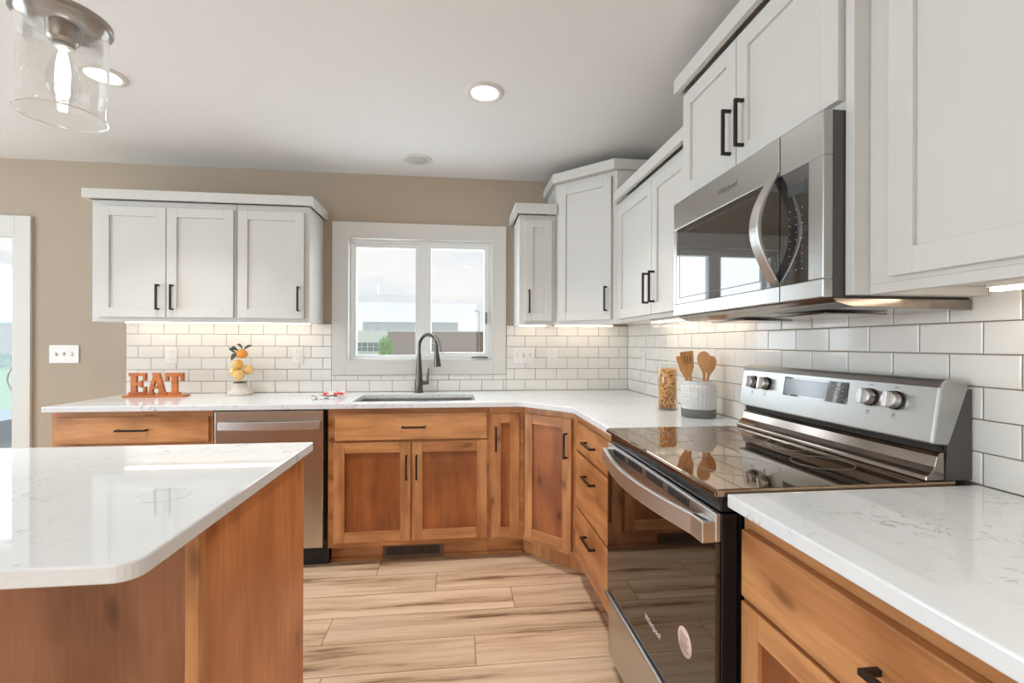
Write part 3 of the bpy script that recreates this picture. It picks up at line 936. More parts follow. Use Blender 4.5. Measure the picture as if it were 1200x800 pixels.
# ------------------------------------------------------------------ dishwasher
dw = thing('dishwasher', 'stainless steel dishwasher with curved bar handle', 'dishwasher', (-2.556, 0, 0))
b = MB(); b.box(0.006, 0.585, -0.568, -0.02, 0.02, 0.872); b.build('tub', 'black', dw)
b = MB(); b.box(0.010, 0.572, -0.630, -0.569, 0.118, 0.877); b.build('door', 'steel_v', dw, bevel=0.004)
b = MB(); b.box(0.004, 0.590, -0.552, -0.5685, 0.0, 0.112); b.build('toe_kick', 'blackmat', dw, bevel=0.002)
b = MB()
n = 20
pts = [(0.036 + 0.525 * i / n, -(0.648 + 0.022 * math.sin(PI * i / n)), 0.800) for i in range(n + 1)]
b.ribbon(pts, [(0, 0.006, 0)] * (n + 1), [(0, 0, 0.022)] * (n + 1))
b.box(0.036, 0.060, -0.648, -0.630, 0.782, 0.818); b.box(0.537, 0.561, -0.648, -0.630, 0.782, 0.818)
b.build('handle', 'steel_s', dw, bevel=0.002)

# ------------------------------------------------------------------ range
W_ = 0.772
rg = thing('range', 'freestanding stainless electric range with black glass cooktop and oven door', 'oven', (0, -1.546, 0), RIGHT)
b = MB(); b.box(0.004, W_ - 0.004, -0.612, -0.03, 0.05, 0.902); b.box(0.03, W_ - 0.03, -0.56, -0.06, 0.0, 0.05)
b.build('body', 'black', rg, bevel=0.002)
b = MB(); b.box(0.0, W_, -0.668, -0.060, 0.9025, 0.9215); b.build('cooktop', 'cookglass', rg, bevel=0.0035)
b = MB(); b.box(0.002, W_ - 0.002, -0.6725, -0.6685, 0.906, 0.9165); b.build('cooktop_trim', 'steel_d', rg, bevel=0.001)
for (x, d, r) in ((0.20, 0.50, 0.075), (0.20, 0.245, 0.090), (0.575, 0.50, 0.105), (0.575, 0.245, 0.075), (0.385, 0.20, 0.05)):
    b = MB(); b.lathe([(r, 0.0), (r, 0.0006), (r + 0.0012, 0.0006), (r + 0.0012, 0.0)], (x, -d, 0.9216), 48)
    b.build('burner_ring', 'ring', rg)
b = MB(); b.box(0.006, W_ - 0.006, -0.655, -0.6125, 0.868, 0.9015); b.build('front_manifold', 'black', rg, bevel=0.002)
# backguard: shell profile (d, z)
prof = [(0.126, 1.010), (0.119, 1.055), (0.112, 1.100), (0.105, 1.145), (0.099, 1.158), (0.088, 1.165), (0.074, 1.166), (0.030, 1.156), (0.026, 1.145), (0.080, 1.006)]
b = MB(); b.prism([(-d, z) for d, z in prof], 'x', 0.0, W_); b.build('control_panel', 'steel_b', rg, bevel=0.006, seg=3)
b = MB(); b.box(0.012, W_ - 0.006, -0.0255, -0.012, 0.922, 1.140); b.prism([(-0.0255, 0.922), (-0.085, 0.922), (-0.078, 1.0055), (-0.030, 1.122), (-0.0255, 1.13)], 'x', 0.012, W_ - 0.006)
b.build('rear_housing', 'darkgrey', rg)
rp = [(0.137, 0.9225), (0.135, 0.935), (0.124, 0.942), (0.113, 0.955), (0.107, 0.980), (0.098, 0.990), (0.088, 0.990), (0.0875, 0.9225)]
b = MB(); b.prism([(-d, z) for d, z in rp], 'x', 0.004, W_ - 0.004, smooth=False); b.build('riser', 'steel_d', rg, bevel=0.003)
b = MB(); b.box(0.01, W_ - 0.012, -0.100, -0.0865, 0.9905, 1.0055); b.build('vent_gap', 'blackmat', rg)
TL = -math.atan2(0.021, 0.135)
def face_d(z):
    return 0.126 - (z - 1.010) * (0.021 / 0.135)
for (x, z) in ((0.078, 1.103), (0.151, 1.103), (0.588, 1.103), (0.664, 1.103)):
    b = MB()
    b.lathe([(0.0, 0.0), (0.0245, 0.0), (0.0245, 0.006), (0.0225, 0.007), (0.0215, 0.022), (0.0195, 0.024), (0.0, 0.024)], (0, 0, 0), 28, 0, 'y', mis=[1, 1, 1, 0, 0, 0])
    b.box(-0.006, 0.006, -0.034, -0.0238, -0.020, 0.020, 0)
    k = b.build('knob', ['steel_s', 'black'], rg, bevel=0.0012, loc=(x, -face_d(z) - 0.0006, z), rot=(TL, 0, 0))
    b = MB()
    b.box(-0.006, 0.006, -0.0008, -0.0001, 0.033, 0.035)
    b.build('top_mark', 'print', k)
    b = MB()
    b.box(-0.004, 0.004, -0.0008, -0.0001, -0.040, -0.036)
    b.box(-0.006, -0.001, -0.0008, -0.0001, -0.046, -0.044); b.box(0.001, 0.006, -0.0008, -0.0001, -0.046, -0.044)
    for q in range(9):
        a = PI * 1.15 + PI * 0.7 * q / 8
        b.box(0.030 * math.cos(a) - .0012, 0.030 * math.cos(a) + .0012, -0.0008, -0.0001, 0.030 * math.sin(a) - .0006, 0.030 * math.sin(a) + .0006)
    b.build('dial_marks', 'print', k)
zc = 1.104
b = MB(); b.box(-0.133, 0.133, -0.002, 0.0, -0.032, 0.032)
dp = b.build('display', 'microglass', rg, bevel=0.0006, loc=(0.381, -face_d(zc) - 0.0003, zc), rot=(TL, 0, 0))
b = MB(); b.box(-0.126, 0.060, -0.0028, -0.0022, -0.027, 0.027); b.build('screen', 'lcd', dp)
b = MB()
for i in range(3):
    for k in range(4):
        b.box(0.074 + i * 0.019, 0.082 + i * 0.019, -0.0028, -0.0022, -0.022 + k * 0.0125, -0.019 + k * 0.0125)
b.build('keypad_marks', 'ring', dp)
# oven door
b = MB()
b.box(0.004, W_ - 0.004, -0.655, -0.6135, 0.302, 0.864, 0)
b.box(0.004, W_ - 0.004, -0.668, -0.6555, 0.302, 0.800, 1)
od = b.build('oven_door', ['black', 'ovenglass'], rg, bevel=0.0025)
b = MB(); b.box(0.004, W_ - 0.004, -0.669, -0.6555, 0.8005, 0.866); b.build('door_trim', 'steel_s', od, bevel=0.003)
for g0 in (0.08, 0.23, 0.38, 0.53):
    b = MB()
    for k in range(11):
        b.box(g0 + k * 0.011, g0 + k * 0.011 + 0.006, -0.6698, -0.6685, 0.838, 0.858)
    b.build('vent_slots', 'blackmat', od)
b = MB()
n = 28
pts = []
for i in range(n + 1):
    u_ = i / n
    pts.append((0.010 + (W_ - 0.020) * u_, -(0.684 + 0.046 * math.sin(PI * u_)), 0.824))
b.ribbon(pts, [(0, 0.007, 0)] * (n + 1), [(0, 0, 0.025)] * (n + 1))
b.box(0.006, 0.034, -0.692, -0.669, 0.802, 0.848); b.box(W_ - 0.060, W_ - 0.006, -0.700, -0.669, 0.799, 0.849)
b.build('handle', 'steel_s', od, bevel=0.003)
text('Whirlpool', 0.026, (0.425, -0.6685, 0.408), (PI / 2, 0, 0), 'printw', od, 'logo', bold=0.0005, shear=0.25)
b = MB(); b.lathe([(0.0, 0.0008), (0.036, 0.0008), (0.036, 0.0)], (0.625, -0.6682, 0.487), 32, 0, 'y')
st_ = b.build('sticker', plain('pink_sticker', c4(0.80, 0.62, 0.55), 0.6), od)
b = MB()
for k in range(5):
    b.box(0.605, 0.645 - 0.006 * (k % 2), -0.6696, -0.6691, 0.468 + k * 0.0085, 0.4705 + k * 0.0085)
b.build('sticker_print', 'print', st_)
b = MB(); b.box(0.004, W_ - 0.004, -0.662, -0.6135, 0.055, 0.284); b.prism([(-0.6135, 0.2845), (-0.676, 0.2845), (-0.682, 0.290), (-0.676, 0.297), (-0.6135, 0.297)], 'x', 0.004, W_ - 0.004)
b.build('storage_drawer', 'steel', rg, bevel=0.002)

# ------------------------------------------------------------------ microwave
mw = thing('microwave', 'stainless over the range microwave with bowed handle', 'microwave', (0, -1.546, 0), RIGHT)
b = MB(); b.box(0.003, 0.758, -0.3745, -0.010, 1.358, 1.7995); b.build('case', 'darkgrey', mw, bevel=0.002)
b = MB()
b.box(0.0, 0.608, -0.400, -0.375, 1.358, 1.402); b.box(0.0, 0.608, -0.400, -0.375, 1.692, 1.797); b.box(0.0, 0.024, -0.400, -0.375, 1.402, 1.692)
md = b.build('door', 'steel', mw, bevel=0.0025)
MB().box(0.0245, 0.608, -0.3985, -0.375, 1.4025, 1.6915).build('door_window', 'microglass', md)
b = MB(); rect_frame(b, 0.045, 0.53, 1.424, 1.672, 0.0022, -0.3992, -0.3986); b.build('window_border', 'darkgrey', md)
b = MB()
b.box(0.612, 0.760, -0.400, -0.375, 1.358, 1.402); b.box(0.612, 0.760, -0.400, -0.375, 1.692, 1.797); b.box(0.712, 0.760, -0.400, -0.375, 1.402, 1.692)
fp = b.build('front_frame', 'steel', mw, bevel=0.0025)
cp = MB().box(0.612, 0.7115, -0.3985, -0.375, 1.4025, 1.6915).build('control_panel', 'microglass', mw)
b = MB(); b.box(0.640, 0.702, -0.3993, -0.3986, 1.625, 1.655); b.build('display', 'lcd', cp)
b = MB()
for i in range(3):
    for k in range(9):
        b.box(0.645 + i * 0.022, 0.650 + i * 0.022 - 0.002 * (k % 2), -0.3991, -0.3986, 1.435 + k * 0.019, 1.4372 + k * 0.019)
b.build('keypad_marks', 'ring', cp)
b = MB()
n = 24
pts, wv, hv = [], [], []
for i in range(n + 1):
    u_ = i / n
    pts.append((0.592 , -(0.402 + 0.055 * math.sin(PI * u_)), 1.412 + 0.292 * u_))
    a = math.atan2(0.055 * PI * math.cos(PI * u_), 0.292)
    wv.append((0.018, 0, 0)); hv.append((0, -0.007 * math.cos(a), 0.0 - 0.007 * math.sin(a) * -1))
b.ribbon(pts, wv, hv)
b.build('handle', 'steel_s', md, bevel=0.003)
text('Whirlpool', 0.026, (0.365, -0.4003, 1.742), (PI / 2, 0, 0), 'print', md, 'logo', bold=0.0005, shear=0.25)
b = MB(); b.prism([(-0.012, 1.3575), (-0.380, 1.3575), (-0.372, 1.346), (-0.330, 1.336), (-0.012, 1.332)], 'x', 0.004, 0.766)
b.box(0.10, 0.30, -0.30, -0.12, 1.327, 1.3315); b.box(0.45, 0.65, -0.30, -0.12, 1.327, 1.3315)
b.build('underside_grille', 'steel_d', mw, bevel=0.002)

# ------------------------------------------------------------------ lights in the room
def led(name, label, loc, rz, L):
    o = thing(name, label, 'light', loc, rz, 'under cabinet lights')
    b = MB(); b.box(0, L, -0.03, 0.0, 0.008, 0.020); b.build('housing', 'plate', o, bevel=0.001)
    b = MB(); b.box(0.006, L - 0.006, -0.027, -0.003, 0.0, 0.0078); b.build('diffuser', 'ledbar', o)
    return o
led('under_cabinet_light', 'lit light bar under the cabinets left of the window', (-3.33, -0.085, 1.3705), 0, 1.12)
led('under_cabinet_light', 'lit light bar under the narrow cabinet right of the window', (-0.83, -0.085, 1.3705), 0, 0.195)
led('under_cabinet_light', 'lit light bar under the angled corner cabinet', (-0.575, -0.085, 1.3705), 0, 0.42)
led('under_cabinet_light', 'lit light bar under the cabinet between corner and microwave', (-0.085, -0.66, 1.3705), RIGHT, 0.82)
led('under_cabinet_light', 'lit light bar under the cabinet at the right edge', (-0.085, -2.42, 1.3635), RIGHT, 0.65)

def can(label, x, y):
    o = thing('recessed_ceiling_light', label, 'light', (x, y, HC), 0, 'recessed ceiling lights')
    b = MB(); b.lathe([(0.060, -0.002), (0.064, -0.007), (0.075, -0.010), (0.090, -0.004), (0.092, 0.0)], seg=40); b.build('trim_ring', 'trim', o)
    b = MB(); b.lathe([(0.0, -0.0045), (0.058, -0.0045), (0.060, -0.002)], seg=40); b.build('lens', 'lens', o)
    l = bpy.data.lights.new('can_lamp', 'AREA'); l.shape = 'DISK'; l.size = 0.11; l.energy = 7.6; l.spread = math.radians(104); l.color = (1.0, 0.965, 0.92)
    lo = bpy.data.objects.new('can_lamp', l); COL.objects.link(lo); lo.location = (0, 0, -0.014); lo.parent = o
can('lit round recessed light in the ceiling in front of the window', -1.127, -1.141)
can('lit round recessed light partly seen through the pendant glass', -2.789, -1.08)
for k, (x, y) in enumerate(((-1.127, -3.6), (-2.789, -3.6), (-4.9, -3.6), (-2.0, -6.0), (-4.6, -6.0))):  # unseen cans, added to light the room evenly
    can('added unseen recessed fill light behind the camera, %s' % ('over the right aisle', 'over the island seats', 'in the dining area', 'in the living area', 'in the far living corner')[k], x, y)
o = thing('ceiling_fixture', 'small round white unlit disc in the ceiling near the window', 'fixture', (-1.506, -0.302, HC))
b = MB(); b.lathe([(0.066, -0.004), (0.070, -0.008), (0.090, -0.005), (0.095, 0.0)], seg=40); b.build('trim_ring', 'trim', o)
b = MB(); b.lathe([(0.0, -0.006), (0.062, -0.006), (0.066, -0.004)], seg=40); b.build('cover', plain('grey_cover', c4(0.55, 0.54, 0.51), 0.6), o)

# pendant over the island
pn = thing('pendant_light', 'clear glass cylinder pendant light hanging over the island', 'pendant light', (-2.165, -2.1, 1.775))
PR = 0.083
b = MB()
b.lathe([(PR, 0.0), (PR, 0.215), (PR - 0.003, 0.215), (PR - 0.003, 0.0), (PR, 0.0)], seg=64); b.build('glass_shade', 'pend_glass', pn)
b = MB()
b.lathe([(0.0, 0.212), (PR - 0.006, 0.212), (PR - 0.006, 0.2155), (PR + 0.006, 0.2155), (PR + 0.008, 0.218), (PR + 0.008, 0.230), (PR + 0.002, 0.234), (0.022, 0.240), (0.016, 0.262), (0.0, 0.262)], seg=48)
b.build('cap', 'pendmetal', pn)
b = MB(); b.lathe([(PR + 0.0006, -0.0012), (PR + 0.0006, 0.0010), (PR - 0.0036, 0.0010), (PR - 0.0036, -0.0012), (PR + 0.0006, -0.0012)], seg=64); b.build('rim', 'glass_edge', pn)
b = MB(); b.lathe([(0.0, 0.166), (0.021, 0.166), (0.026, 0.172), (0.030, 0.178), (0.031, 0.2115)], seg=32); b.build('socket', 'pendmetal', pn)
b = MB(); b.lathe([(0.0, 0.158), (0.019, 0.158), (0.022, 0.162), (0.0215, 0.1658), (0.0, 0.1658)], seg=32); b.build('socket_collar', 'plate_grey', pn)
b = MB()
bp_ = [(0.013, 0.158), (0.0145, 0.146), (0.020, 0.125), (0.028, 0.100), (0.0325, 0.080), (0.031, 0.063), (0.024, 0.048), (0.012, 0.040), (0.0, 0.038)]
b.lathe(bp_, seg=32); bu = b.build('bulb', 'jar_glass', pn)
b = MB(); b.tube([(0, 0, 0.150), (0, 0, 0.115), (0, 0, 0.075), (0, 0, 0.046)], [0.007, 0.013, 0.013, 0.008], 12); b.build('filament', 'bulb', bu)
b = MB(); b.tube([(0, 0, 0.26), (0, 0, HC - 1.775 - 0.02)], 0.006, 12); b.build('rod', 'pendmetal', pn)
b = MB(); b.lathe([(0.0, 0.618 - 0.005), (0.055, 0.618 - 0.003), (0.062, 0.637 - 0.008), (0.062, HC - 1.775)], seg=32); b.build('canopy', 'pendmetal', pn)

# ------------------------------------------------------------------ switches and outlets
def outlet(label, x, z, wall='back', group='wall outlets'):
    o = thing('outlet', label, 'outlet', (x, -0.0084, z) if wall == 'back' else (-0.0084, x, z), 0 if wall == 'back' else RIGHT, group)
    MB().box(-0.036, 0.036, -0.006, 0, -0.057, 0.057).build('cover_plate', 'plate', o, bevel=0.002)
    for s in (-1, 1):
        b = MB(); b.box(-0.017, 0.017, -0.0085, -0.006, s * 0.022 - 0.015, s * 0.022 + 0.015)
        r_ = b.build('receptacle', 'plate', o, bevel=0.003)
        b = MB(); b.box(-0.008, -0.006, -0.0088, -0.0084, s * 0.022 - 0.002, s * 0.022 + 0.008); b.box(0.006, 0.008, -0.0088, -0.0084, s * 0.022 - 0.002, s * 0.022 + 0.008)
        b.lathe([(0.0, 0.0), (0.0025, 0.0)], (0, -0.0088, s * 0.022 - 0.008), 10, 0, 'y')
        b.build('slots', 'plate_grey', r_)
outlet('white wall outlet above the EAT sign', -3.113, 1.166)
outlet('white wall outlet on tile left of the window, right of the lemon jar', -2.319, 1.166)
outlet('white wall outlet on tile right of the window beside the switches', -0.572, 1.164)
outlet('white wall outlet on the right wall tile near the corner', -0.30, 1.140, 'right')
def switches(label, x, z, w, h, y):
    o = thing('light_switch', label, 'switch', (x, y, z), 0, 'three gang switches')
    MB().box(-w / 2, w / 2, -0.006, 0, -h / 2, h / 2).build('cover_plate', 'plate', o, bevel=0.002)
    for k in (-1, 0, 1):
        b = MB(); b.box(k * 0.046 - 0.006, k * 0.046 + 0.006, -0.0068, -0.006, -0.013, 0.013, 1)
        b.prism([(-0.0075, -0.008), (-0.017, 0.004 if k == 0 else -0.010), (-0.017, 0.009 if k == 0 else -0.005), (-0.0075, 0.008)], 'x', k * 0.046 - 0.004, k * 0.046 + 0.004)
        b.build('toggle', ['plate', 'slot_shade'], o, bevel=0.0006)
switches('white three toggle switch plate on beige wall by the glass door', -3.755, 1.171, 0.172, 0.116, -0.0008)
switches('white three toggle switch plate on tile right of the window', -0.780, 1.164, 0.150, 0.114, -0.0084)

# toe kick register
vt = thing('floor_register', 'bronze air vent set in the toe kick under the sink', 'vent', (-1.5, -0.5365, 0.0))
b = MB(); rect_frame(b, -0.172, 0.172, 0.008, 0.092, 0.018, -0.020, -0.0145); b.build('frame', 'ventbrown', vt, bevel=0.002)
MB().box(-0.153, 0.153, -0.0145, -0.0130, 0.02, 0.08).build('backing', 'blackmat', vt)
b = MB()
for k in range(26):
    b.box(-0.150 + k * 0.0118, -0.150 + k * 0.0118 + 0.0035, -0.018, -0.0146, 0.027, 0.073)
b.build('louvres', 'ventbrown', vt)

# ------------------------------------------------------------------ EAT sign
sg = thing('eat_sign', 'wooden cutout sign reading EAT on the left countertop', 'sign', (-3.085, -0.20, 0.914))
b = MB(); b.box(-0.175, 0.170, -0.040, 0.035, 0, 0.012); b.build('base', 'sign', sg, bevel=0.002)
def letter(polys, x0, wd, z0, ht):
    b = MB()
    for i, p in enumerate(polys):
        b.prism([(x0 + a * wd, z0 + c * ht) for a, c in p], 'y', -0.011 + i * 0.00007, 0.011 - i * 0.00007)
    return b.build('letter', 'sign', sg, bevel=0.0008)
def R4(a, b, c, d):
    return [(a, c), (b, c), (b, d), (a, d)]
E_ = [R4(0.12, 0.44, 0, 1), R4(0, 0.2, 0.86, 1), R4(0, 0.2, 0, 0.14), R4(0.40, 1.0, 0.86, 1), R4(0.84, 1.0, 0.64, 0.90), R4(0.40, 0.76, 0.43, 0.57), R4(0.64, 0.78, 0.34, 0.66),
      R4(0.40, 1.0, 0, 0.14), R4(0.84, 1.0, 0.1, 0.38)]
A_ = [[(0.06, 0.05), (0.25, 0.05), (0.50, 0.86), (0.43, 1.0), (0.36, 1.0)], [(0.94, 0.05), (0.66, 0.05), (0.42, 0.82), (0.42, 1.0), (0.64, 1.0)], R4(0.26, 0.70, 0.28, 0.40), R4(-0.04, 0.34, 0, 0.12), R4(0.58, 1.04, 0, 0.12), R4(0.26, 0.60, 0.9, 1.0)]
T_ = [R4(0.36, 0.66, 0, 1), R4(0, 1, 0.84, 1), R4(0, 0.16, 0.62, 0.9), R4(0.84, 1, 0.62, 0.9), R4(0.22, 0.80, 0, 0.12)]
letter(E_, -0.158, 0.096, 0.0115, 0.135)
letter(A_, -0.056, 0.110, 0.0115, 0.135)
letter(T_, 0.048, 0.104, 0.0115, 0.135)

# ------------------------------------------------------------------ lemon jar
lj = thing('glass_jar', 'glass bowl on a whitewashed pedestal, filled with lemons', 'jar', (-2.632, -0.135, 0.914))
b = MB()
b.lathe([(0.0, 0.0), (0.070, 0.0), (0.073, 0.006), (0.072, 0.016), (0.060, 0.024), (0.050, 0.032), (0.043, 0.050), (0.041, 0.062), (0.045, 0.070), (0.043, 0.076), (0.0, 0.078)], seg=28)
b.build('pedestal', 'plaster', lj)
b = MB()
pr = [(0.020, 0.0785)]
for k in range(1, 14):
    a = PI * (0.06 + 0.80 * k / 13)
    pr.append((0.076 * math.sin(a), 0.156 - 0.078 * math.cos(a)))
b.lathe(pr, seg=36); b.build('bowl', 'jar_glass', lj)
b = MB(); b.lathe([(0.038, 0.0765), (0.040, 0.078), (0.040, 0.082), (0.030, 0.0835)], seg=28); b.build('wire', 'cord', lj)
lem = [(Vector((-0.034, -0.014, 0.142)), 'lemon', 'left'), (Vector((0.003, -0.036, 0.122)), 'lemon_pale', 'front'),
       (Vector((0.030, -0.012, 0.165)), 'lemon_pale', 'right'), (Vector((-0.006, -0.012, 0.200)), 'lemon', 'upper')]
LR, BC = 0.0325, Vector((0, 0, 0.156))
for it in range(600):
    for i in range(4):
        for k in range(i):
            dv = lem[i][0] - lem[k][0]
            if dv.length < 2 * LR + 0.0012:
                dv = dv.normalized() * (2 * LR + 0.0012 - dv.length) / 2
                lem[i][0].xyz = lem[i][0] + dv; lem[k][0].xyz = lem[k][0] - dv
        dv = lem[i][0] - BC
        if dv.length > 0.0750 - LR:
            lem[i][0].xyz = BC + dv.normalized() * (0.0750 - LR)
for (p, m, wd) in lem:
    b = MB(); b.ball((0, 0, 0), LR, sc=(1.0, 0.97, 0.97)); b.tube([(0, 0, -LR * .96), (0, 0, -LR * 1.06)], [LR * .25, LR * .10], 8)
    tag(b.build('lemon', m, loc=(-2.632 + p[0], -0.135 + p[1], 0.914 + p[2]), rot=(0.5, 0.6 * (1 if p[0] > 0 else -1), 0)),
        'yellow lemon at the %s inside the glass bowl' % wd, 'fruit', 'lemons in the bowl')
og = thing('orange', 'orange with dark leaves on top of the lemon bowl', 'fruit', (-2.622, -0.140, 0.914 + 0.262))
b = MB(); b.ball((0, 0, 0), 0.034, sc=(1.1, 1, 0.86)); b.build('fruit', 'orange', og)
def leaf(parent, base, tip, w, bend):
    b = MB()
    A0, B0 = Vector(base), Vector(tip)
    n = 8
    side = (B0 - A0).cross(Vector((0, -1, 0.3))).normalized()
    rows = []
    for i in range(n + 1):
        u_ = i / n
        c = A0.lerp(B0, u_) + Vector((0, 0, bend * math.sin(PI * u_)))
        hw = w * math.sin(PI * min(1, u_ * 0.97 + 0.03)) ** 0.8
        rows.append((c - side * hw, c + Vector((0, 0.003, 0)), c + side * hw))
    vs = [p for r in rows for p in r]
    fs = []
    for i in range(n):
        for k in range(2):
            a = i * 3 + k
            fs.append((a, a + 1, a + 4, a + 3))
    b.add(vs, fs, 0, True)
    o = b.build('leaf', 'leaf', parent)
    sm = o.modifiers.new('solid', 'SOLIDIFY'); sm.thickness = 0.0012
leaf(og, (-0.020, -0.030, 0.005), (-0.050, -0.032, -0.042), 0.014, 0.008)
leaf(og, (-0.010, -0.024, 0.022), (-0.065, -0.030, 0.024), 0.012, 0.014)
leaf(og, (0.010, -0.010, 0.028), (-0.026, -0.016, 0.058), 0.007, 0.016)
leaf(og, (0.014, -0.008, 0.027), (0.070, -0.010, 0.052), 0.009, 0.010)
leaf(og, (-0.02, -0.020, 0.008), (-0.075, -0.012, 0.045), 0.006, -0.008)

# ------------------------------------------------------------------ dish towel
tw = thing('dish_towel', 'folded white dish towel with red and grey print left of the sink', 'towel', (-2.03, -0.335, 0.914))
def cloth(w, h, th, z, seed, nx=16, ny=12):
    rr = random.Random(seed)
    ph = [rr.uniform(0, 6) for _ in range(4)]
    b = MB()
    def top(x, y):
        e = min(1, min(w / 2 - abs(x), h / 2 - abs(y)) / 0.012)
        e = max(e, 0.0) ** 0.5
        return z + th * (0.35 + 0.65 * e) + 0.004 * math.sin(x * 60 + ph[0]) * math.sin(y * 45 + ph[1]) * e
    vs = []
    for j_ in range(ny + 1):
        for i in range(nx + 1):
            x, y = -w / 2 + w * i / nx, -h / 2 + h * j_ / ny
            vs.append((x + 0.004 * math.sin(y * 50 + ph[2]), y + 0.004 * math.sin(x * 40 + ph[3]), top(x, y)))
    fs = [(j_ * (nx + 1) + i, j_ * (nx + 1) + i + 1, (j_ + 1) * (nx + 1) + i + 1, (j_ + 1) * (nx + 1) + i) for j_ in range(ny) for i in range(nx)]
    n0 = len(vs)
    loop = [i for i in range(nx + 1)] + [(j_ * (nx + 1) + nx) for j_ in range(1, ny + 1)] + [ny * (nx + 1) + i for i in range(nx - 1, -1, -1)] + [j_ * (nx + 1) for j_ in range(ny - 1, 0, -1)]
    low = [(vs[i][0], vs[i][1], z) for i in loop]
    vs += low
    m_ = len(loop)
    fs += [(loop[k], n0 + k, n0 + (k + 1) % m_, loop[(k + 1) % m_]) for k in range(m_)]
    b.add(vs, fs, 0, True)
    return b
cloth(0.150, 0.155, 0.012, 0.0005, 3).build('lower_fold', 'towel_grey', tw, loc=(-0.018, -0.030, 0), rot=(0, 0, 0.35))
cloth(0.125, 0.115, 0.013, 0.0165, 5).build('upper_fold', 'towel_red', tw, loc=(0.020, 0.035, 0), rot=(0, 0, 0.15))

# thin clear ring drawn for a faint, unidentified arc on the island
b = MB(); b.lathe([(0.0482, 0.0002), (0.0496, 0.0002), (0.0496, 0.0016), (0.0482, 0.0016), (0.0482, 0.0002)], seg=64)
tag(b.build('arc_ring', 'jar_glass', loc=(-1.877, -2.205, 0.914)), 'thin clear ring made for a faint arc on the island countertop', 'ring')

# ------------------------------------------------------------------ utensil crock, utensils, pasta jar
ck = thing('utensil_crock', 'white textured crock with grey base left of the range', 'crock', (-0.140, -1.262, 0.914))
b = MB()
b.lathe([(0.0, 0.0), (0.072, 0.0), (0.0755, 0.003), (0.0765, 0.040)], seg=48, mi=1)
b.lathe([(0.0765, 0.040), (0.0775, 0.042), (0.0775, 0.138), (0.073, 0.147), (0.066, 0.150)], seg=48, mi=0)
b.lathe([(0.066, 0.150), (0.0655, 0.165), (0.063, 0.166), (0.061, 0.162), (0.061, 0.02), (0.0, 0.018)], seg=48, mi=2)
b.build('pot', ['crock', 'crock_grey', plain('crock_rim', c4(0.66, 0.67, 0.66), 0.5)], ck)
def blade(parent_name, label, base, tip, outline, hw, thick, slots=False):
    # utensil lying along base->tip; outline: (u along 0..1, half width) with broad face towards the camera
    o = thing(parent_name, label, 'utensil', base, 0, 'wooden utensils in the crock')
    A0 = Vector((0, 0, 0)); B0 = Vector(tip) - Vector(base)
    ax = B0.normalized()
    fwd = Vector((0.45, 1.0, 0)).normalized()
    side = ax.cross(fwd).normalized()
    nrm = side.cross(ax).normalized()
    n = len(outline)
    b = MB()
    vs = []
    for (u_, w__) in outline:
        c = A0 + B0 * u_
        for s in (-1, 1):
            for q in (-1, 1):
                vs.append(c + side * (s * w__ * hw) + nrm * (q * thick / 2))
    fs = []
    for i in range(n - 1):
        a = i * 4; c = a + 4
        fs += [(a, a + 1, c + 1, c), (a + 3, a + 2, c + 2, c + 3), (a + 2, a, c, c + 2), (a + 1, a + 3, c + 3, c + 1)]
    fs += [(0, 2, 3, 1), (4 * n - 4, 4 * n - 3, 4 * n - 1, 4 * n - 2)]
    b.add(vs, fs, 0, False)
    b.build('blade', 'utensil', o, bevel=0.0015)
    if slots:
        b = MB()
        for k in (-1, 0, 1):
            p0 = B0 * 0.80 + side * (k * hw * 0.36); p1 = B0 * 0.93 + side * (k * hw * 0.42)
            sv = side * 0.0018
            nv = nrm * (thick / 2 + 0.0004)
            b.add([p0 - sv - nv, p0 + sv - nv, p1 + sv - nv, p1 - sv - nv, p0 - sv + nv, p0 + sv + nv, p1 + sv + nv, p1 - sv + nv],
                  [(0, 1, 2, 3), (4, 7, 6, 5), (0, 4, 5, 1), (1, 5, 6, 2), (2, 6, 7, 3), (3, 7, 4, 0)])
        b.build('slots', 'cord', o)
spoon = [(0, .2), (0.62, .22), (0.68, .34), (0.74, .66), (0.80, .90), (0.87, 1.0), (0.93, .92), (0.975, .62), (1.0, .2)]
spat = [(0, .22), (0.60, .25), (0.66, .48), (0.74, .78), (0.90, .96), (0.985, 1.0), (1.0, .95)]
blade('wooden_spatula', 'slotted wooden spatula in the crock', (-0.150, -1.250, 0.934), (-0.213, -1.285, 1.215), spat, 0.029, 0.005, True)
blade('wooden_spatula', 'plain wooden turner behind the slotted spatula in the crock', (-0.150, -1.236, 0.934), (-0.213, -1.240, 1.195), spat, 0.026, 0.005)
blade('wooden_spoon', 'large round wooden spoon in front in the crock', (-0.125, -1.290, 0.934), (-0.137, -1.300, 1.216), spoon, 0.029, 0.007)
blade('wooden_spoon', 'smaller wooden spoon leaning right behind the large spoon', (-0.122, -1.250, 0.934), (-0.066, -1.250, 1.192), spoon, 0.024, 0.007)
pj = thing('pasta_jar', 'tall clear glass jar of dry pasta left of the utensil crock', 'jar', (-0.178, -1.020, 0.914))
b = MB(); b.lathe([(0.0, 0.0), (0.046, 0.0), (0.050, 0.004), (0.050, 0.212), (0.044, 0.222), (0.044, 0.230), (0.0415, 0.230), (0.0415, 0.220), (0.0475, 0.210), (0.0475, 0.006), (0.0, 0.004)], seg=40)
b.build('glass', 'jar_glass', pj)
b = MB(); b.lathe([(0.0, 0.2305), (0.046, 0.2305), (0.047, 0.234), (0.046, 0.244), (0.018, 0.248), (0.016, 0.256), (0.0, 0.257)], seg=36); b.build('lid', 'jar_glass', pj)
b = MB()
rr = random.Random(4)
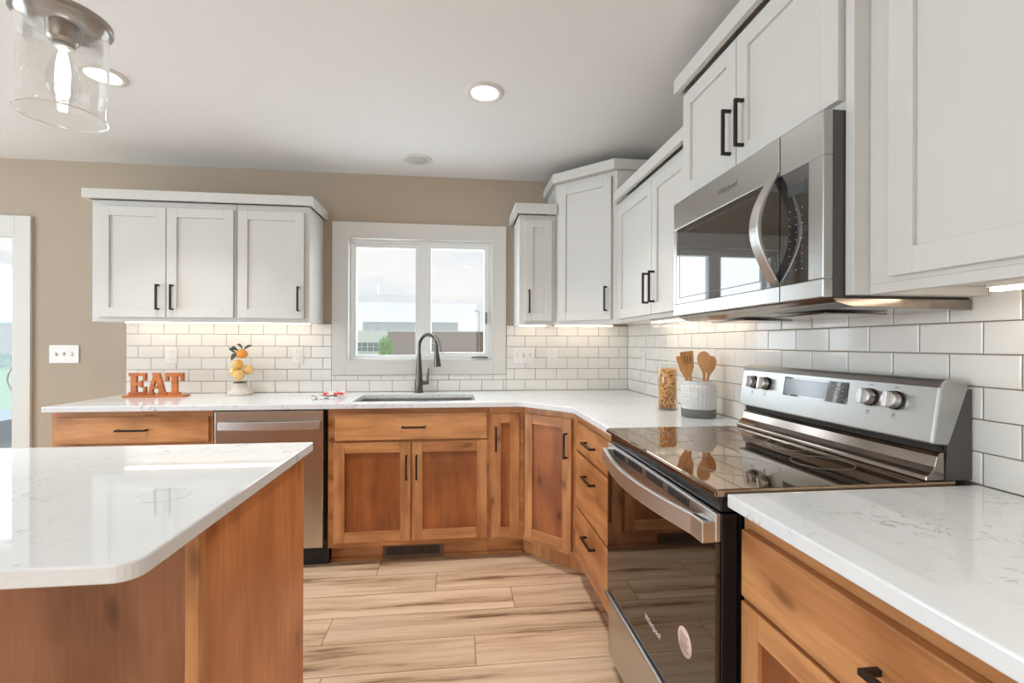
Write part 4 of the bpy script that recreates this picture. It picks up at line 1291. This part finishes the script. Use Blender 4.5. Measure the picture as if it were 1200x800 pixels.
b.lathe([(0.0, 0.008), (0.036, 0.008), (0.036, 0.204), (0.0, 0.205)], seg=20, mi=1)
for k in range(430):
    z = rr.uniform(0.012, 0.206); a = rr.uniform(0, 2 * PI); r = 0.0405 * math.sqrt(rr.uniform(0.8, 1))
    p = Vector((r * math.cos(a), r * math.sin(a), z))
    dv = Vector((rr.uniform(-1, 1), rr.uniform(-1, 1), rr.uniform(-.8, .8))).normalized()
    pts = []
    sd = dv.cross(Vector((0.3, 0.5, 0.8))).normalized()
    for q in range(4):
        v = p + dv * (q / 3 - 0.5) * 0.020 + sd * 0.004 * math.sin(PI * q / 3)
        rad = math.hypot(v.x, v.y)
        if rad > 0.0435:
            v.x *= 0.0435 / rad; v.y *= 0.0435 / rad
        pts.append(v)
    b.tube(pts, 0.0026, 6)
po = b.build('pasta', ['pasta', 'pasta_shade']); po.location = (-0.178, -1.020, 0.914); po['kind'] = 'stuff'
tag(po, 'orange dry pasta filling the tall glass jar', 'pasta')

# ------------------------------------------------------------------ outdoors, seen through the glass
b = MB(); b.prism([(4.0, -0.40), (32.0, -0.40), (60.0, -2.6), (260.0, -2.6), (260.0, -3.0), (4.0, -3.0)], 'x', -220, 160)
struct(b.build('ground', 'grass'), 'green lawn outside', 'lawn')
struct(MB().box(-26, 10, 0.16, 9.0, -0.50, -0.36).build('path', 'patio'), 'grey patio outside the glass door', 'patio')
# school-like building about 120 m away
S3 = 3.0
def bx(xu, zv):          # measured at 40 m from the wall, placed three times as far
    return (-1.2457 + (xu + 1.2457) * S3 * 1.0, 1.2472 + (zv - 1.2472) * S3)
Y0 = -3.3 + 43.3 * S3
bd = thing('distant_building', 'low brick and grey building seen through the sink window', 'building', (0, Y0, -2.6))
zo = 2.6
def bb(x0, x1, z0, z1, y0, y1):
    (a, c), (e, f) = bx(x0, z0), bx(x1, z1)
    return (a, e, y0, y1, max(c, -2.6) + zo, f + zo)
b = MB(); b.box(*bb(-7.55, 12.0, -3, 2.30, 0, 30)); b.build('brick_wing', 'brick', bd)
b = MB(); b.box(*bb(-7.55, 12.0, 2.30, 2.40, -0.2, 30)); b.build('roof_edge', 'bwhite', bd)
b = MB(); b.box(*bb(-10.0, -1.25, 2.41, 3.24, 3, 30)); b.build('grey_upper_wall', 'bgrey', bd)
b = MB(); b.box(*bb(-16.0, -7.56, -3, 2.38, -1.0, 30)); b.build('white_wing', 'bwhite', bd)
for (x0, x1, z0, z1, yy) in ((-10.3, -8.3, 0.5, 1.35, -1.15), (-4.6, -2.9, 0.55, 1.25, -0.15), (-9.3, -8.9, 2.45, 2.85, 2.85), (-8.4, -8.0, 2.45, 2.85, 2.85)):
    a = bb(x0, x1, z0, z1, yy, yy + 0.12)
    b = MB(); b.box(*a); wn_ = b.build('window', 'bglass', bd)
    b = MB(); n = 4
    rect_frame(b, a[0], a[1], a[4], a[5], 0.12, a[2] - 0.06, a[2] - 0.005)
    for k in range(1, n):
        xx = a[0] + (a[1] - a[0]) * k / n
        b.box(xx - 0.05, xx + 0.05, a[2] - 0.06, a[2] - 0.005, a[4] + .12, a[5] - .12)
    zz = (a[4] + a[5]) / 2
    b.box(a[0] + .12, a[1] - .12, a[2] - 0.05, a[2] - 0.006, zz - 0.05, zz + 0.05)
    b.build('muntins', 'bwhite', wn_)
b2 = thing('distant_building', 'long dull brown building seen through the glass door', 'building', (0, 110, -2.6))
b = MB(); b.box(-150, -75, 0, 20, 0, 7.8); b.build('brick_wall', 'brick', b2)
b = MB(); b.box(-151, -74, -0.4, 20, 7.82, 8.3); b.build('roof_edge', 'bgrey', b2)
def foliage(b, c, rx, rz, n, s, seed):
    rr = random.Random(seed)
    for k in range(n):
        th, u_ = rr.uniform(0, 2 * PI), rr.uniform(-1, 1)
        r = rr.uniform(0.35, 1.0)
        q = math.sqrt(1 - u_ * u_)
        p = Vector((c[0] + rx * r * q * math.cos(th), c[1] + rx * r * q * math.sin(th), c[2] + rz * r * u_))
        a1 = Vector((rr.uniform(-1, 1), rr.uniform(-1, 1), rr.uniform(-1, 1))).normalized() * s
        a2 = a1.cross(Vector((rr.uniform(-1, 1), rr.uniform(-1, 1), rr.uniform(-1, 1)))).normalized() * s * 0.6
        b.add([p - a1, p + a2, p + a1, p - a2], [(0, 1, 2, 3)], 0)
tr = thing('tree', 'small bright green tree seen through the sink window', 'tree', (-10.8, 60, -2.6))
b = MB(); foliage(b, (0, 0, 3.0), 1.05, 1.95, 1100, 0.16, 2); b.build('crown', 'foliage', tr)
b = MB(); b.tube([(0, 0, 0), (0.03, 0, 1.5), (0, 0, 4.2)], [0.09, 0.07, 0.03], 8); b.build('trunk', 'bark', tr)
hd = MB(); foliage(hd, (0, 0, 0.45), 6.0, 0.5, 1600, 0.18, 9)
o = hd.build('hedge', 'hedge', loc=(-33.5, 30.5, -0.4))
tag(o, 'low green shrubs seen through the glass door', 'hedge'); o['kind'] = 'stuff'
lp_ = thing('light_pole', 'thin street light pole seen through the right window pane', 'pole', (1.6, 60, -2.6))
b = MB(); b.tube([(0, 0, 0), (0, 0, 8.2)], [0.06, 0.035], 8); b.build('mast', 'bgrey', lp_)
b = MB(); b.tube([(0, 0, 8.1), (-0.35, 0, 8.3), (-0.6, 0, 8.3)], [0.05, 0.05, 0.12], 8); b.build('lamp_head', 'bgrey', lp_)
